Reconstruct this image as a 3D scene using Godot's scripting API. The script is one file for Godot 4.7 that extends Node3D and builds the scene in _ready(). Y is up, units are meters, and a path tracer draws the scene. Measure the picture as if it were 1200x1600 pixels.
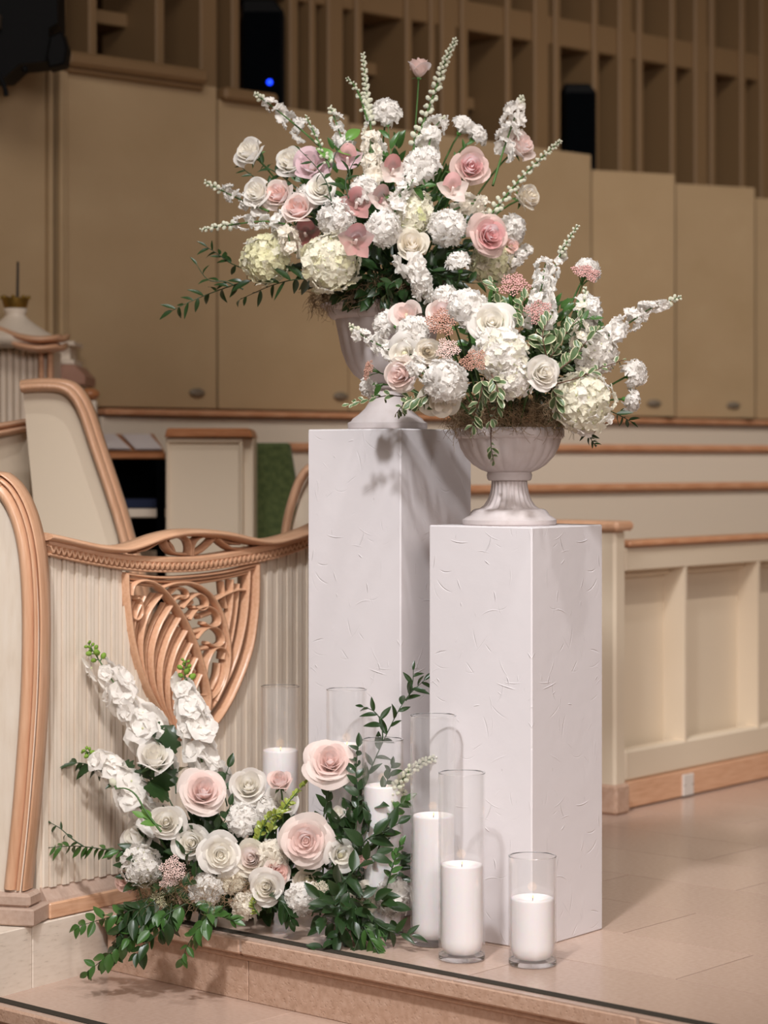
extends Node3D
# A church chancel with a carved parapet, two white pedestals, three flower arrangements and six candle cylinders.
# x right, y up, z towards the camera; y = 0 is the top of the upper platform.

const F := 3500.0      # focal length in pixels of the 1200x1600 frame
const HZ := 720.0      # pixel row of the horizon
const EYE := 1.0624    # height of the lens above the platform

var taken := {}
var M := {}
var R := RandomNumberGenerator.new()


class MB:
	var v := PackedVector3Array()
	var ix := PackedInt32Array()

	func tri(a: Vector3, b: Vector3, c: Vector3) -> void:
		var n := v.size()
		v.append(a); v.append(b); v.append(c)
		ix.append(n); ix.append(n + 1); ix.append(n + 2)

	func poly_out(p: Array, ctr: Vector3) -> void:
		var nn: Vector3 = (p[1] - p[0]).cross(p[2] - p[0])
		var q := p.duplicate()
		if nn.dot(p[0] - ctr) > 0.0:
			q.reverse()
		var n := v.size()
		for a in q:
			v.append(a)
		for i in range(1, q.size() - 1):
			ix.append(n); ix.append(n + i); ix.append(n + i + 1)

	func grid(f: Callable, nu: int, nv: int, flip := false) -> void:
		var n := v.size()
		for j in nv + 1:
			for i in nu + 1:
				v.append(f.call(float(i) / nu, float(j) / nv))
		for j in nv:
			for i in nu:
				var a := n + j * (nu + 1) + i
				var b := a + 1
				var c := a + nu + 2
				var d := a + nu + 1
				if flip:
					ix.append(a); ix.append(c); ix.append(b)
					ix.append(a); ix.append(d); ix.append(c)
				else:
					ix.append(a); ix.append(b); ix.append(c)
					ix.append(a); ix.append(c); ix.append(d)

	func box(c: Vector3, s: Vector3, b := 0.0, B := Basis.IDENTITY) -> void:
		var h := s / 2.0
		b = minf(b, minf(h.x, minf(h.y, h.z)) * 0.9)
		var P := func(sg: Array, k: int) -> Vector3:
			var p := Vector3()
			for a in 3:
				p[a] = sg[a] * (h[a] - (0.0 if a == k else b))
			return c + B * p
		for k in 3:
			var i := (k + 1) % 3
			var j := (k + 2) % 3
			for s0 in [-1, 1]:
				var q := []
				for pr in [[-1, -1], [1, -1], [1, 1], [-1, 1]]:
					var sg := [0, 0, 0]
					sg[k] = s0; sg[i] = pr[0]; sg[j] = pr[1]
					q.append(P.call(sg, k))
				poly_out(q, c)
				if b > 0.0:
					for s1 in [-1, 1]:
						var lo := [0, 0, 0]
						lo[i] = s0; lo[j] = s1; lo[k] = -1
						var hi := lo.duplicate()
						hi[k] = 1
						poly_out([P.call(lo, i), P.call(hi, i), P.call(hi, j), P.call(lo, j)], c)
		if b > 0.0:
			for x in [-1, 1]:
				for y in [-1, 1]:
					for z in [-1, 1]:
						poly_out([P.call([x, y, z], 0), P.call([x, y, z], 1), P.call([x, y, z], 2)], c)

	# a polygon in the xy plane of T, from z0 to z1, with a small chamfer on the z1 rim
	func prism(poly: PackedVector2Array, z0: float, z1: float, T := Transform3D(), ch := 0.0) -> void:
		var pg := poly.duplicate()
		if Geometry2D.is_polygon_clockwise(pg):
			pg.reverse()
		var top := pg
		if ch > 0.0:
			var o := Geometry2D.offset_polygon(pg, -ch)
			if o.size() == 1 and o[0].size() == pg.size():
				top = o[0]
				# match the starting vertex
				var best := 0
				for i in top.size():
					if top[i].distance_to(pg[0]) < top[best].distance_to(pg[0]):
						best = i
				var t2 := PackedVector2Array()
				for i in top.size():
					t2.append(top[(i + best) % top.size()])
				top = t2
			else:
				ch = 0.0
		var m := pg.size()
		var zz := [z0, z1 - ch] if ch > 0.0 else [z0, z1]
		for i in m:
			var a := pg[i]
			var b := pg[(i + 1) % m]
			var n := v.size()
			v.append(T * Vector3(a.x, a.y, zz[0])); v.append(T * Vector3(b.x, b.y, zz[0]))
			v.append(T * Vector3(b.x, b.y, zz[1])); v.append(T * Vector3(a.x, a.y, zz[1]))
			for k in [0, 2, 1, 0, 3, 2]:
				ix.append(n + k)
			if ch > 0.0:
				var c := top[i]
				var d := top[(i + 1) % m]
				n = v.size()
				v.append(T * Vector3(a.x, a.y, zz[1])); v.append(T * Vector3(b.x, b.y, zz[1]))
				v.append(T * Vector3(d.x, d.y, z1)); v.append(T * Vector3(c.x, c.y, z1))
				for k in [0, 2, 1, 0, 3, 2]:
					ix.append(n + k)
		for cap in 2:
			var pp := top if cap == 1 else pg
			var t := Geometry2D.triangulate_polygon(pp)
			var n := v.size()
			for a in pp:
				v.append(T * Vector3(a.x, a.y, z1 if cap == 1 else z0))
			for k in range(0, t.size(), 3):
				var A := pp[t[k]]; var B2 := pp[t[k + 1]]; var C := pp[t[k + 2]]
				var ccw := (B2 - A).cross(C - A) > 0.0
				if ccw == (cap == 1):
					ix.append(n + t[k]); ix.append(n + t[k + 2]); ix.append(n + t[k + 1])
				else:
					ix.append(n + t[k]); ix.append(n + t[k + 1]); ix.append(n + t[k + 2])

	# profile (side, out) swept along a path; "out" keeps to nf
	func sweep(path: Array, prof: PackedVector2Array, nf: Vector3, taper := Vector2(1, 1), hard := false) -> void:
		var m := path.size()
		var k := prof.size()
		var rings := []
		for i in m:
			var T: Vector3 = (path[mini(i + 1, m - 1)] - path[maxi(i - 1, 0)]).normalized()
			var B := nf.cross(T).normalized()
			var f := lerpf(taper.x, taper.y, float(i) / maxi(1, m - 1))
			var ring := []
			for p in prof:
				ring.append(path[i] + B * p.x * f + nf * p.y * f)
			rings.append(ring)
		var area := 0.0
		for j in k:
			area += prof[j].cross(prof[(j + 1) % k])
		var flip := area > 0.0
		if hard:
			for j in k:
				var j2 := (j + 1) % k
				var n := v.size()
				for i in m:
					v.append(rings[i][j]); v.append(rings[i][j2])
				for i in m - 1:
					var a := n + i * 2
					_q(a, a + 1, a + 3, a + 2, flip)
		else:
			var n := v.size()
			for i in m:
				for j in k:
					v.append(rings[i][j])
			for i in m - 1:
				for j in k:
					var j2 := (j + 1) % k
					_q(n + i * k + j, n + i * k + j2, n + (i + 1) * k + j2, n + (i + 1) * k + j, flip)
		for e in 2:
			var ring: Array = rings[0 if e == 0 else m - 1]
			var mid := Vector3()
			for p in ring:
				mid += p
			mid /= k
			var inner: Vector3 = path[1] if e == 0 else path[m - 2]
			for j in k:
				poly_out([mid, ring[j], ring[(j + 1) % k]], inner)

	func _q(a: int, b: int, c: int, d: int, flip: bool) -> void:
		if flip:
			ix.append(a); ix.append(c); ix.append(b); ix.append(a); ix.append(d); ix.append(c)
		else:
			ix.append(a); ix.append(b); ix.append(c); ix.append(a); ix.append(c); ix.append(d)

	func tube(path: Array, r0: float, r1: float, k := 6) -> void:
		var m := path.size()
		var n := v.size()
		var nf := Vector3(0.31, 0.2, 0.93).normalized()
		for i in m:
			var T: Vector3 = (path[mini(i + 1, m - 1)] - path[maxi(i - 1, 0)]).normalized()
			if absf(T.dot(nf)) > 0.95:
				nf = Vector3(0.9, 0.3, -0.2).normalized()
			var B := nf.cross(T).normalized()
			var N := T.cross(B)
			nf = N
			var r := lerpf(r0, r1, float(i) / maxi(1, m - 1))
			for j in k:
				var a := TAU * j / k
				v.append(path[i] + (B * cos(a) + N * sin(a)) * r)
		for i in m - 1:
			for j in k:
				var j2 := (j + 1) % k
				_q(n + i * k + j, n + i * k + j2, n + (i + 1) * k + j2, n + (i + 1) * k + j, true)

	# profile of (radius, height) from the bottom up on the outside; a repeated point makes a hard edge
	func lathe(prof: Array, n := 32, at := Vector3.ZERO, flute := 0, depth := 0.0, from := 0.0, to := 9.0, flip := false) -> void:
		var st := v.size()
		for p in prof:
			for i in n + 1:
				var a := TAU * i / n
				var r: float = p.x
				if flute > 0 and p.y > from and p.y < to:
					r *= 1.0 - depth * pow(absf(cos(a * flute / 2.0)), 4.0)
				v.append(at + Vector3(cos(a) * r, p.y, sin(a) * r))
		for j in prof.size() - 1:
			if prof[j].is_equal_approx(prof[j + 1]):
				continue
			for i in n:
				var a := st + j * (n + 1) + i
				_q(a, a + 1, a + n + 2, a + n + 1, flip)

	func ball(c: Vector3, r: Vector3, nu := 8, nv := 5, B := Basis.IDENTITY) -> void:
		grid(func(a: float, b: float) -> Vector3:
			var t := PI * (b - 0.5)
			var p := TAU * a
			return c + B * Vector3(cos(t) * cos(p) * r.x, sin(t) * r.y, cos(t) * sin(p) * r.z), nu, nv)

	func add(o: MB, T: Transform3D) -> void:
		var n := v.size()
		for p in o.v:
			v.append(T * p)
		for i in o.ix:
			ix.append(n + i)

	func arrays() -> Array:
		var nr := PackedVector3Array()
		nr.resize(v.size())
		for i in range(0, ix.size(), 3):
			var a := ix[i]; var b := ix[i + 1]; var c := ix[i + 2]
			var q := (v[c] - v[a]).cross(v[b] - v[a])
			nr[a] += q; nr[b] += q; nr[c] += q
		for i in nr.size():
			nr[i] = nr[i].normalized() if nr[i].length_squared() > 0.0 else Vector3.UP
		var a := []
		a.resize(Mesh.ARRAY_MAX)
		a[Mesh.ARRAY_VERTEX] = v
		a[Mesh.ARRAY_NORMAL] = nr
		a[Mesh.ARRAY_INDEX] = ix
		return a

	func mesh() -> ArrayMesh:
		var m := ArrayMesh.new()
		m.add_surface_from_arrays(Mesh.PRIMITIVE_TRIANGLES, arrays())
		return m


# ---------- places ----------
func at(px: float, py: float, d: float) -> Vector3:
	return Vector3((px - 600.0) / F * d, EYE - (py - HZ) / F * d, -d)

func fl(px: float, py: float, y := 0.0) -> Vector3:       # the point of the level y that shows at that pixel
	return at(px, py, (EYE - y) * F / (py - HZ))

func spl(p: Array, n := 6) -> Array:                      # a smooth curve through points
	var out := []
	for i in p.size() - 1:
		var a = p[maxi(i - 1, 0)]; var b = p[i]; var c = p[i + 1]; var d = p[mini(i + 2, p.size() - 1)]
		for k in n:
			var t := float(k) / n
			out.append(0.5 * ((2.0 * b) + (c - a) * t + (2.0 * a - 5.0 * b + 4.0 * c - d) * t * t + (3.0 * b - a - 3.0 * c + d) * t * t * t))
	out.append(p[-1])
	return out

func half_round(w: float, h: float, n := 6) -> PackedVector2Array:
	var o := PackedVector2Array([Vector2(-w / 2, -h * 0.4)])
	for i in n + 1:
		var a := PI * i / n
		o.append(Vector2(-cos(a) * w / 2, sin(a) * h * 0.6))
	o.append(Vector2(w / 2, -h * 0.4))
	return o

func rect(w: float, h: float, b := 0.0) -> PackedVector2Array:
	if b <= 0.0:
		return PackedVector2Array([Vector2(-w / 2, -h / 2), Vector2(-w / 2, h / 2), Vector2(w / 2, h / 2), Vector2(w / 2, -h / 2)])
	return PackedVector2Array([Vector2(-w / 2, -h / 2), Vector2(-w / 2, h / 2 - b), Vector2(-w / 2 + b, h / 2), Vector2(w / 2 - b, h / 2), Vector2(w / 2, h / 2 - b), Vector2(w / 2, -h / 2)])


# ---------- nodes ----------
func numbered(called: String) -> String:
	var k: int = taken.get(called, 0)
	taken[called] = k + 1
	return called if k == 0 else "%s_%03d" % [called, k]

func tag(o: Node3D, label: String, category: String, group := "", kind := "") -> Node3D:
	o.set_meta("label", label)
	if category: o.set_meta("category", category)
	if group: o.set_meta("group", group)
	if kind: o.set_meta("kind", kind)
	return o

func thing(called: String, label: String, category: String, T := Transform3D(), group := "", kind := "") -> Node3D:
	var o := Node3D.new()
	o.name = numbered(called)
	add_child(o)
	o.transform = T
	return tag(o, label, category, group, kind)

func put(called: String, m: Mesh, mt: Material, parent: Node3D, T := Transform3D(), stuff := false) -> MeshInstance3D:
	var o := MeshInstance3D.new()
	o.name = called
	o.mesh = m
	if mt: o.material_override = mt
	o.transform = T
	parent.add_child(o, true)
	if stuff: o.set_meta("kind", "stuff")
	return o

func one(called: String, m: Mesh, mt: Material, label: String, category: String, T := Transform3D(), group := "", kind := "") -> MeshInstance3D:
	var o := MeshInstance3D.new()
	o.name = numbered(called)
	o.mesh = m
	if mt: o.material_override = mt
	o.transform = T
	add_child(o)
	tag(o, label, category, group, kind)
	return o


# ---------- materials ----------
func noise_tex(freq: float, c: Array, seed_ := 1, size := 512, oct := 4, stretch := 1.0) -> NoiseTexture2D:
	var n := FastNoiseLite.new()
	n.noise_type = FastNoiseLite.TYPE_SIMPLEX_SMOOTH
	n.seed = seed_
	n.frequency = freq
	n.fractal_octaves = oct
	var t := NoiseTexture2D.new()
	t.width = size; t.height = size
	t.seamless = true
	t.noise = n
	var g := Gradient.new()
	g.offsets = PackedFloat32Array([0.0, 0.35, 0.65, 1.0]) if c.size() == 4 else PackedFloat32Array([0.2, 0.8])
	g.colors = PackedColorArray(c)
	t.color_ramp = g
	return t

func rgb(r: float, g: float, b: float) -> Color:
	return Color(r / 255.0, g / 255.0, b / 255.0)

func mat(called: String, c: Color, rough := 0.6, spec := 0.5) -> StandardMaterial3D:
	var m := StandardMaterial3D.new()
	m.resource_name = called
	m.albedo_color = c
	m.roughness = rough
	m.metallic_specular = spec
	M[called] = m
	return m

func petal_mat(called: String, c: Color, back := 1.0) -> StandardMaterial3D:
	var m := mat(called, c, 0.65, 0.3)
	m.cull_mode = BaseMaterial3D.CULL_DISABLED
	m.backlight_enabled = true
	m.backlight = Color(back, back, back)
	return m

func tri_tex(m: StandardMaterial3D, t: Texture2D, s: Vector3, world := false) -> void:
	m.albedo_texture = t
	m.uv1_triplanar = true
	m.uv1_world_triplanar = world
	m.uv1_scale = s

func height_image(size: int, h: PackedFloat32Array) -> ImageTexture:
	var im := Image.create_from_data(size, size, false, Image.FORMAT_RF, h.to_byte_array())
	im.convert(Image.FORMAT_RGBA8)
	return ImageTexture.create_from_image(im)

func plaster_height() -> ImageTexture:      # trowel strokes and scratches in skim plaster
	var n := 1024
	var h := PackedFloat32Array()
	h.resize(n * n)
	h.fill(0.42)
	var q := FastNoiseLite.new()
	q.seed = 5
	q.frequency = 0.006
	for y in n:
		for x in n:
			var wx := minf(x, n - x) / 60.0
			var wy := minf(y, n - y) / 60.0
			h[y * n + x] += 0.10 * q.get_noise_2d(x, y) * clampf(minf(wx, wy), 0.0, 1.0)
	var g := RandomNumberGenerator.new()
	g.seed = 77
	for s in 170:
		var x := g.randf() * n
		var y := g.randf() * n
		var a := g.randf_range(0.7, 2.6) if g.randf() < 0.75 else g.randf() * TAU
		var bend := g.randf_range(-0.02, 0.02)
		var L := g.randi_range(14, 95)
		var amp := g.randf_range(0.12, 0.5) * (1.0 if g.randf() < 0.6 else -0.8)
		var wid := g.randi_range(1, 2)
		for k in L:
			x += cos(a); y += sin(a)
			a += bend
			var fade := sin(PI * k / L)
			for dx in range(-wid, wid + 1):
				for dy in range(-wid, wid + 1):
					var w := maxf(0.0, 1.0 - Vector2(dx, dy).length() / (wid + 0.5))
					var i := posmod(int(y) + dy, n) * n + posmod(int(x) + dx, n)
					h[i] = clampf(lerpf(h[i], 0.42 + amp * fade, w * 0.5), 0.0, 1.0)
	return height_image(n, h)

func speck_height(seed_: int, n := 512, pits := 900) -> ImageTexture:   # fine grain with pits, for stone
	var h := PackedFloat32Array()
	h.resize(n * n)
	var g := RandomNumberGenerator.new()
	g.seed = seed_
	for i in n * n:
		h[i] = 0.75 + 0.08 * g.randf()
	for s in pits:
		var x := g.randi() % n
		var y := g.randi() % n
		var r := g.randi_range(1, 3)
		for dx in range(-r, r + 1):
			for dy in range(-r, r + 1):
				if dx * dx + dy * dy <= r * r:
					var i := posmod(y + dy, n) * n + posmod(x + dx, n)
					h[i] = minf(h[i], g.randf_range(0.25, 0.55))
	return height_image(n, h)

func make_materials() -> void:
	var m := mat("white_plaster", rgb(226, 219, 219), 0.55, 0.4)
	m.heightmap_enabled = true
	m.heightmap_texture = plaster_height()
	m.heightmap_scale = 0.34
	m.uv1_triplanar = true
	m.uv1_scale = Vector3(1.7, 1.7, 1.7)

	m = mat("urn_paint", rgb(222, 214, 212), 0.6, 0.4)
	tri_tex(m, noise_tex(0.02, [rgb(226, 219, 216), rgb(238, 233, 231), rgb(241, 237, 236), rgb(244, 241, 240)], 3), Vector3(3, 3, 3))

	m = mat("wood", Color.WHITE, 0.32, 0.5)
	tri_tex(m, noise_tex(0.012, [rgb(199, 149, 114), rgb(211, 163, 129), rgb(217, 171, 137), rgb(224, 181, 149)], 11), Vector3(1.3, 14, 14))
	m = mat("wood_upright", Color.WHITE, 0.3, 0.5)
	tri_tex(m, M["wood"].albedo_texture, Vector3(14, 1.0, 14))
	m = mat("wood_plain", Color.WHITE, 0.4, 0.5)
	tri_tex(m, noise_tex(0.012, [rgb(186, 126, 90), rgb(203, 146, 108), rgb(212, 158, 121), rgb(221, 170, 135)], 12), Vector3(1.5, 16, 16))
	m = mat("wood_brown", Color.WHITE, 0.35, 0.5)
	tri_tex(m, noise_tex(0.012, [rgb(150, 92, 55), rgb(172, 112, 70), rgb(184, 124, 82), rgb(196, 138, 96)], 13), Vector3(1.5, 16, 16))

	mat("cream", rgb(226, 212, 194), 0.5)
	m = mat("cream_batten", Color.WHITE, 0.5)
	tri_tex(m, noise_tex(0.01, [rgb(219, 202, 182), rgb(226, 210, 191), rgb(228, 213, 195), rgb(232, 218, 201)], 21), Vector3(8, 1.5, 8), true)
	m = mat("cream_panel", rgb(222, 205, 181), 0.5)
	m = mat("wall_panel", Color.WHITE, 0.75, 0.3)
	tri_tex(m, noise_tex(0.01, [rgb(172, 147, 112), rgb(176, 151, 117), rgb(178, 153, 119), rgb(182, 158, 124)], 22), Vector3(0.7, 0.7, 0.7), true)
	mat("grille_wood", rgb(132, 104, 71), 0.6)
	mat("grille_back", rgb(132, 104, 71), 0.7)
	mat("hall_wall", rgb(146, 136, 126), 0.8)
	mat("hall_floor", rgb(124, 108, 96), 0.6)

	var sp := speck_height(4)
	for k in 4:
		var d: int = [0, -2, 2, -4][k]
		m = mat("stone_%d" % k, Color.WHITE, 0.22, 0.5)
		tri_tex(m, noise_tex(0.05, [rgb(176 + d, 149 + d, 131 + d), rgb(184 + d, 157 + d, 140 + d), rgb(189 + d, 163 + d, 146 + d), rgb(196 + d, 171 + d, 155 + d)], 30 + k, 512, 6), Vector3(2.2, 2.2, 6.0), true)
	m = mat("stone_edge", Color.WHITE, 0.75, 0.4)
	tri_tex(m, noise_tex(0.03, [rgb(164, 131, 108), rgb(184, 150, 127), rgb(192, 159, 137), rgb(203, 172, 151)], 37, 512, 6), Vector3(4.5, 2.5, 2.5), true)
	m.heightmap_enabled = true
	m.heightmap_texture = sp
	m.heightmap_scale = 0.25
	m = mat("marble", Color.WHITE, 0.45, 0.5)
	var st := noise_tex(0.02, [rgb(120, 100, 82), rgb(216, 201, 184), rgb(223, 209, 193), rgb(228, 215, 200)], 41, 1024, 6)
	st.color_ramp.offsets = PackedFloat32Array([0.0, 0.2, 0.5, 1.0])
	tri_tex(m, st, Vector3(1.2, 4.0, 1.2), true)
	mat("grip", rgb(58, 52, 44), 0.9, 0.3)
	mat("black", rgb(5, 5, 6), 0.7, 0.3)
	mat("black_cloth", rgb(4, 6, 9), 0.95, 0.15)
	mat("navy", rgb(16, 30, 62), 0.8)
	mat("paper", rgb(228, 220, 220), 0.7)
	mat("brass", rgb(150, 122, 60), 0.35).metallic = 0.9
	mat("dark_iron", rgb(52, 42, 32), 0.5)
	mat("pink_cap", rgb(170, 128, 108), 0.6)
	mat("outlet_plate", rgb(214, 205, 196), 0.4)
	mat("oval_pull", rgb(120, 108, 92), 0.5)
	m = mat("green_velvet", Color.WHITE, 0.9)
	tri_tex(m, noise_tex(0.02, [rgb(60, 74, 38), rgb(76, 90, 48), rgb(86, 99, 55), rgb(96, 109, 64)], 51), Vector3(4, 4, 4))
	m.rim_enabled = true
	m.rim = 0.4
	m = mat("led_blue", rgb(20, 50, 200), 0.4)
	m.emission_enabled = true
	m.emission = rgb(20, 60, 255)
	m.emission_energy_multiplier = 2.0
	m = mat("lamp_glow", rgb(255, 244, 225), 0.5)
	m.emission_enabled = true
	m.emission = rgb(255, 238, 214)
	m.emission_energy_multiplier = 3.0
	m = mat("lamp_soft", rgb(250, 244, 236), 0.6)
	m.emission_enabled = true
	m.emission = rgb(250, 244, 236)
	m.emission_energy_multiplier = 0.25
	m = mat("flame_glow", rgb(255, 214, 140), 0.5)
	m.emission_enabled = true
	m.emission = rgb(255, 205, 120)
	m.emission_energy_multiplier = 0.8
	m = mat("wax", rgb(245, 239, 238), 0.5, 0.4)
	m.subsurf_scatter_enabled = true
	m.subsurf_scatter_strength = 0.25
	m = mat("glass", Color(1, 1, 1, 0.04), 0.0)
	m.refraction_enabled = true
	m.refraction_scale = 0.05
	m.transparency = BaseMaterial3D.TRANSPARENCY_ALPHA

	m = mat("glass_pane", Color(1, 1, 1, 0.04), 0.0)
	m.transparency = BaseMaterial3D.TRANSPARENCY_ALPHA

	petal_mat("petal_white", rgb(249, 242, 233))
	petal_mat("petal_ivory", rgb(250, 239, 220))
	petal_mat("petal_heart", rgb(252, 244, 228))
	petal_mat("petal_cream", rgb(244, 230, 205))
	petal_mat("petal_blush", rgb(249, 229, 219))
	petal_mat("petal_pink", rgb(246, 212, 202))
	petal_mat("petal_deep", rgb(238, 172, 170))
	petal_mat("petal_lilac", rgb(238, 200, 207))
	petal_mat("petal_peach", rgb(242, 192, 178))
	petal_mat("petal_dusty", rgb(208, 150, 146))
	petal_mat("petal_red", rgb(176, 80, 84))
	petal_mat("petal_maroon", rgb(128, 58, 54))
	petal_mat("petal_hydra", rgb(247, 240, 216))
	petal_mat("petal_lime", rgb(236, 230, 186))
	petal_mat("petal_green", rgb(214, 216, 150))
	petal_mat("bud_green", rgb(232, 229, 200))
	petal_mat("berry_green", rgb(120, 150, 60), 0.1)
	petal_mat("yarrow_pink", rgb(206, 160, 152), 0.2)
	petal_mat("yarrow_coral", rgb(198, 153, 134), 0.2)
	petal_mat("yarrow_pale", rgb(236, 208, 198), 0.2)
	petal_mat("anther", rgb(226, 200, 110), 0.1)
	for g in [["leaf_dark", rgb(35, 58, 28)], ["leaf_mid", rgb(58, 92, 40)], ["leaf_fresh", rgb(92, 132, 58)], ["leaf_yellow", rgb(140, 150, 62)], ["leaf_sage", rgb(86, 106, 70)], ["leaf_rim", rgb(196, 192, 158)]]:
		var l := mat(g[0], g[1], 0.34, 0.5)
		l.cull_mode = BaseMaterial3D.CULL_DISABLED
		l.backlight_enabled = true
		l.backlight = Color(0.22, 0.26, 0.12)
	mat("stem_green", rgb(72, 104, 50), 0.5)
	mat("stem_dark", rgb(46, 66, 36), 0.5)
	mat("calyx_green", rgb(92, 150, 70), 0.45)
	mat("twig", rgb(92, 62, 44), 0.6)
	mat("moss", rgb(152, 126, 96), 0.9)
	mat("moss_dark", rgb(100, 84, 54), 0.9)


func spot(called: String, pos: Vector3, to: Vector3, energy: float, angle: float, col: Color, size: float, blend := 0.6) -> void:
	var l := SpotLight3D.new()
	l.name = called
	l.light_color = col
	l.light_energy = energy
	l.spot_angle = angle
	l.spot_angle_attenuation = blend
	l.spot_range = 40.0
	l.spot_attenuation = 2.0
	l.light_size = size
	l.shadow_enabled = true
	add_child(l)
	l.look_at_from_position(pos, to, Vector3.UP)


func area(called: String, pos: Vector3, to: Vector3, size: Vector2, energy: float, col: Color) -> void:
	var l := AreaLight3D.new()
	l.name = called
	l.light_color = col
	l.light_energy = energy
	l.area_size = size
	l.area_range = 40.0
	l.shadow_enabled = true
	add_child(l)
	l.look_at_from_position(pos, to, Vector3.UP if absf((to - pos).normalized().y) < 0.95 else Vector3.FORWARD)


# places of the unseen lamps, shared by the lights and their lamp bodies
const KEY_AT := Vector3(-1.05, 5.3, -1.0)
const KEY_TO := Vector3(0.08, 0.72, -5.1)
const TOP_AT := Vector3(1.1, 6.7, -3.1)
const TOP_TO := Vector3(0.15, 0.8, -5.2)
const HALL_AT := Vector3(0.6, 6.7, 0.8)
const HALL_TO := Vector3(0.5, 0.0, -1.2)
const NAVE_AT := Vector3(1.9, 3.3, 3.0)
const NAVE_TO := Vector3(0.3, 0.8, -5.2)
const CHOIR_AT := Vector3(3.0, 6.6, -3.6)
const CHOIR_TO := Vector3(1.75, 0.75, -9.0)

func _ready() -> void:
	var cam := Camera3D.new()
	cam.name = "camera"
	var ca := CameraAttributesPhysical.new()
	ca.frustum_focal_length = 12.0 / (800.0 / F)
	ca.frustum_focus_distance = 4.95
	ca.frustum_near = 0.1
	ca.frustum_far = 100.0
	ca.exposure_aperture = 2.0
	cam.attributes = ca
	cam.projection = Camera3D.PROJECTION_FRUSTUM
	cam.near = 0.1
	cam.far = 100.0
	cam.size = 2.0 * 0.1 * 800.0 / F
	cam.frustum_offset = Vector2(0.0, -(800.0 - HZ) / F * 0.1)
	cam.position = Vector3(0, EYE, 0)
	add_child(cam)
	cam.current = true

	var we := WorldEnvironment.new()
	we.name = "environment"
	var e := Environment.new()
	e.background_mode = Environment.BG_COLOR
	e.background_color = rgb(30, 26, 22)
	e.tonemap_mode = Environment.TONE_MAPPER_LINEAR
	e.tonemap_exposure = 1.47
	e.sdfgi_enabled = true
	e.ssao_enabled = true
	e.ssil_enabled = true
	we.environment = e
	add_child(we)

	spot("unseen_key_light", KEY_AT, KEY_TO, 23.5, 15.0, rgb(238, 240, 244), 0.2, 0.9)  # unseen lamp, placed to light the flowers and throw the main shadows
	spot("unseen_top_light", TOP_AT, TOP_TO, 8.0, 21.0, rgb(242, 240, 242), 0.10, 0.9)  # unseen lamp, placed for steep light on the pedestals and urns
	spot("unseen_choir_light", CHOIR_AT, CHOIR_TO, 15.0, 23.0, rgb(250, 242, 234), 0.12, 0.9)  # unseen lamp, placed to brighten the choir pews and the far wall panels
	area("unseen_hall_light", HALL_AT, HALL_TO, Vector2(6.0, 3.0), 19.0, rgb(246, 240, 234))  # unseen overhead source, placed for soft light from the hall

	area("unseen_front_light", NAVE_AT, NAVE_TO, Vector2(2.4, 1.8), 16.0, rgb(252, 242, 239))  # unseen source on the camera side, placed to soften contrast on the flowers

	make_materials()
	fixtures()
	setting()
	back_wall()
	furniture()
	parapet()
	pedestals()
	candles()
	flowers()


# bodies for the unseen lamps above, out of view, each just behind its light
func fixtures() -> void:
	for q in [[KEY_AT, KEY_TO, "unseen black spotlight, out of view, placed to light the flowers from the nave"], [TOP_AT, TOP_TO, "unseen black spotlight, out of view, placed for steep light on the pedestals"], [CHOIR_AT, CHOIR_TO, "unseen black spotlight, out of view, placed to light the choir pews"]]:
		var dir: Vector3 = (q[1] - q[0]).normalized()
		var t := thing("unseen_spotlight", q[2], "spotlight", Transform3D(Basis.looking_at(dir), q[0] - dir * 0.03))
		var TB := Transform3D(Basis(Vector3.RIGHT, Vector3(0, 0, 1), Vector3(0, -1, 0)))
		var m := MB.new()
		m.lathe([Vector2(0, 0.0), Vector2(0.11, 0.0)], 24, Vector3.ZERO)
		put_st("lamp_lens", m, "lamp_glow", t, TB)
		m = MB.new()
		m.lathe([Vector2(0.115, -0.02), Vector2(0.125, -0.02), Vector2(0.125, 0.2), Vector2(0.09, 0.42), Vector2(0.0, 0.44)], 24)
		put_st("housing", m, "black", t, TB)
		m = MB.new()
		var h: float = 7.45 - q[0].y
		m.tube([Vector3(0, 0.0, 0), Vector3(0, h, 0)], 0.02, 0.02, 8)
		put_st("hanging_pole", m, "black", t, Transform3D(t.basis.inverse(), Vector3(0, 0, 0.3)))
	for q in [["unseen_ceiling_light", HALL_AT, HALL_TO, Vector2(6.0, 3.0), "unseen wide ceiling light panel, out of view, placed for soft overhead light"], ["unseen_panel_light", NAVE_AT, NAVE_TO, Vector2(2.4, 1.8), "unseen glowing panel lamp, out of view, placed for soft light from the front"]]:
		var dir: Vector3 = (q[2] - q[1]).normalized()
		var t := thing(q[0], q[4], "light", Transform3D(Basis.looking_at(dir), q[1] - dir * 0.03))
		put("lamp_diffuser", boxm(Vector3(0, 0, 0.01), Vector3(q[3].x, q[3].y, 0.01), 0.0), M["lamp_soft"], t)
		put("frame", boxm(Vector3(0, 0, 0.06), Vector3(q[3].x + 0.08, q[3].y + 0.08, 0.08), 0.01), M["black"], t)
		var m := MB.new()
		if q[0] == "unseen_ceiling_light":
			m.tube([Vector3(0, 0, 0), Vector3(0, 7.45 - q[1].y, 0)], 0.03, 0.03, 8)
		else:
			m.tube([Vector3(0, 0, 0), Vector3(0, -0.29 - q[1].y, 0)], 0.025, 0.03, 8)
		put_st("pole", m, "black", t, Transform3D(t.basis.inverse(), Vector3(0, 0, 0.08)))


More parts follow.
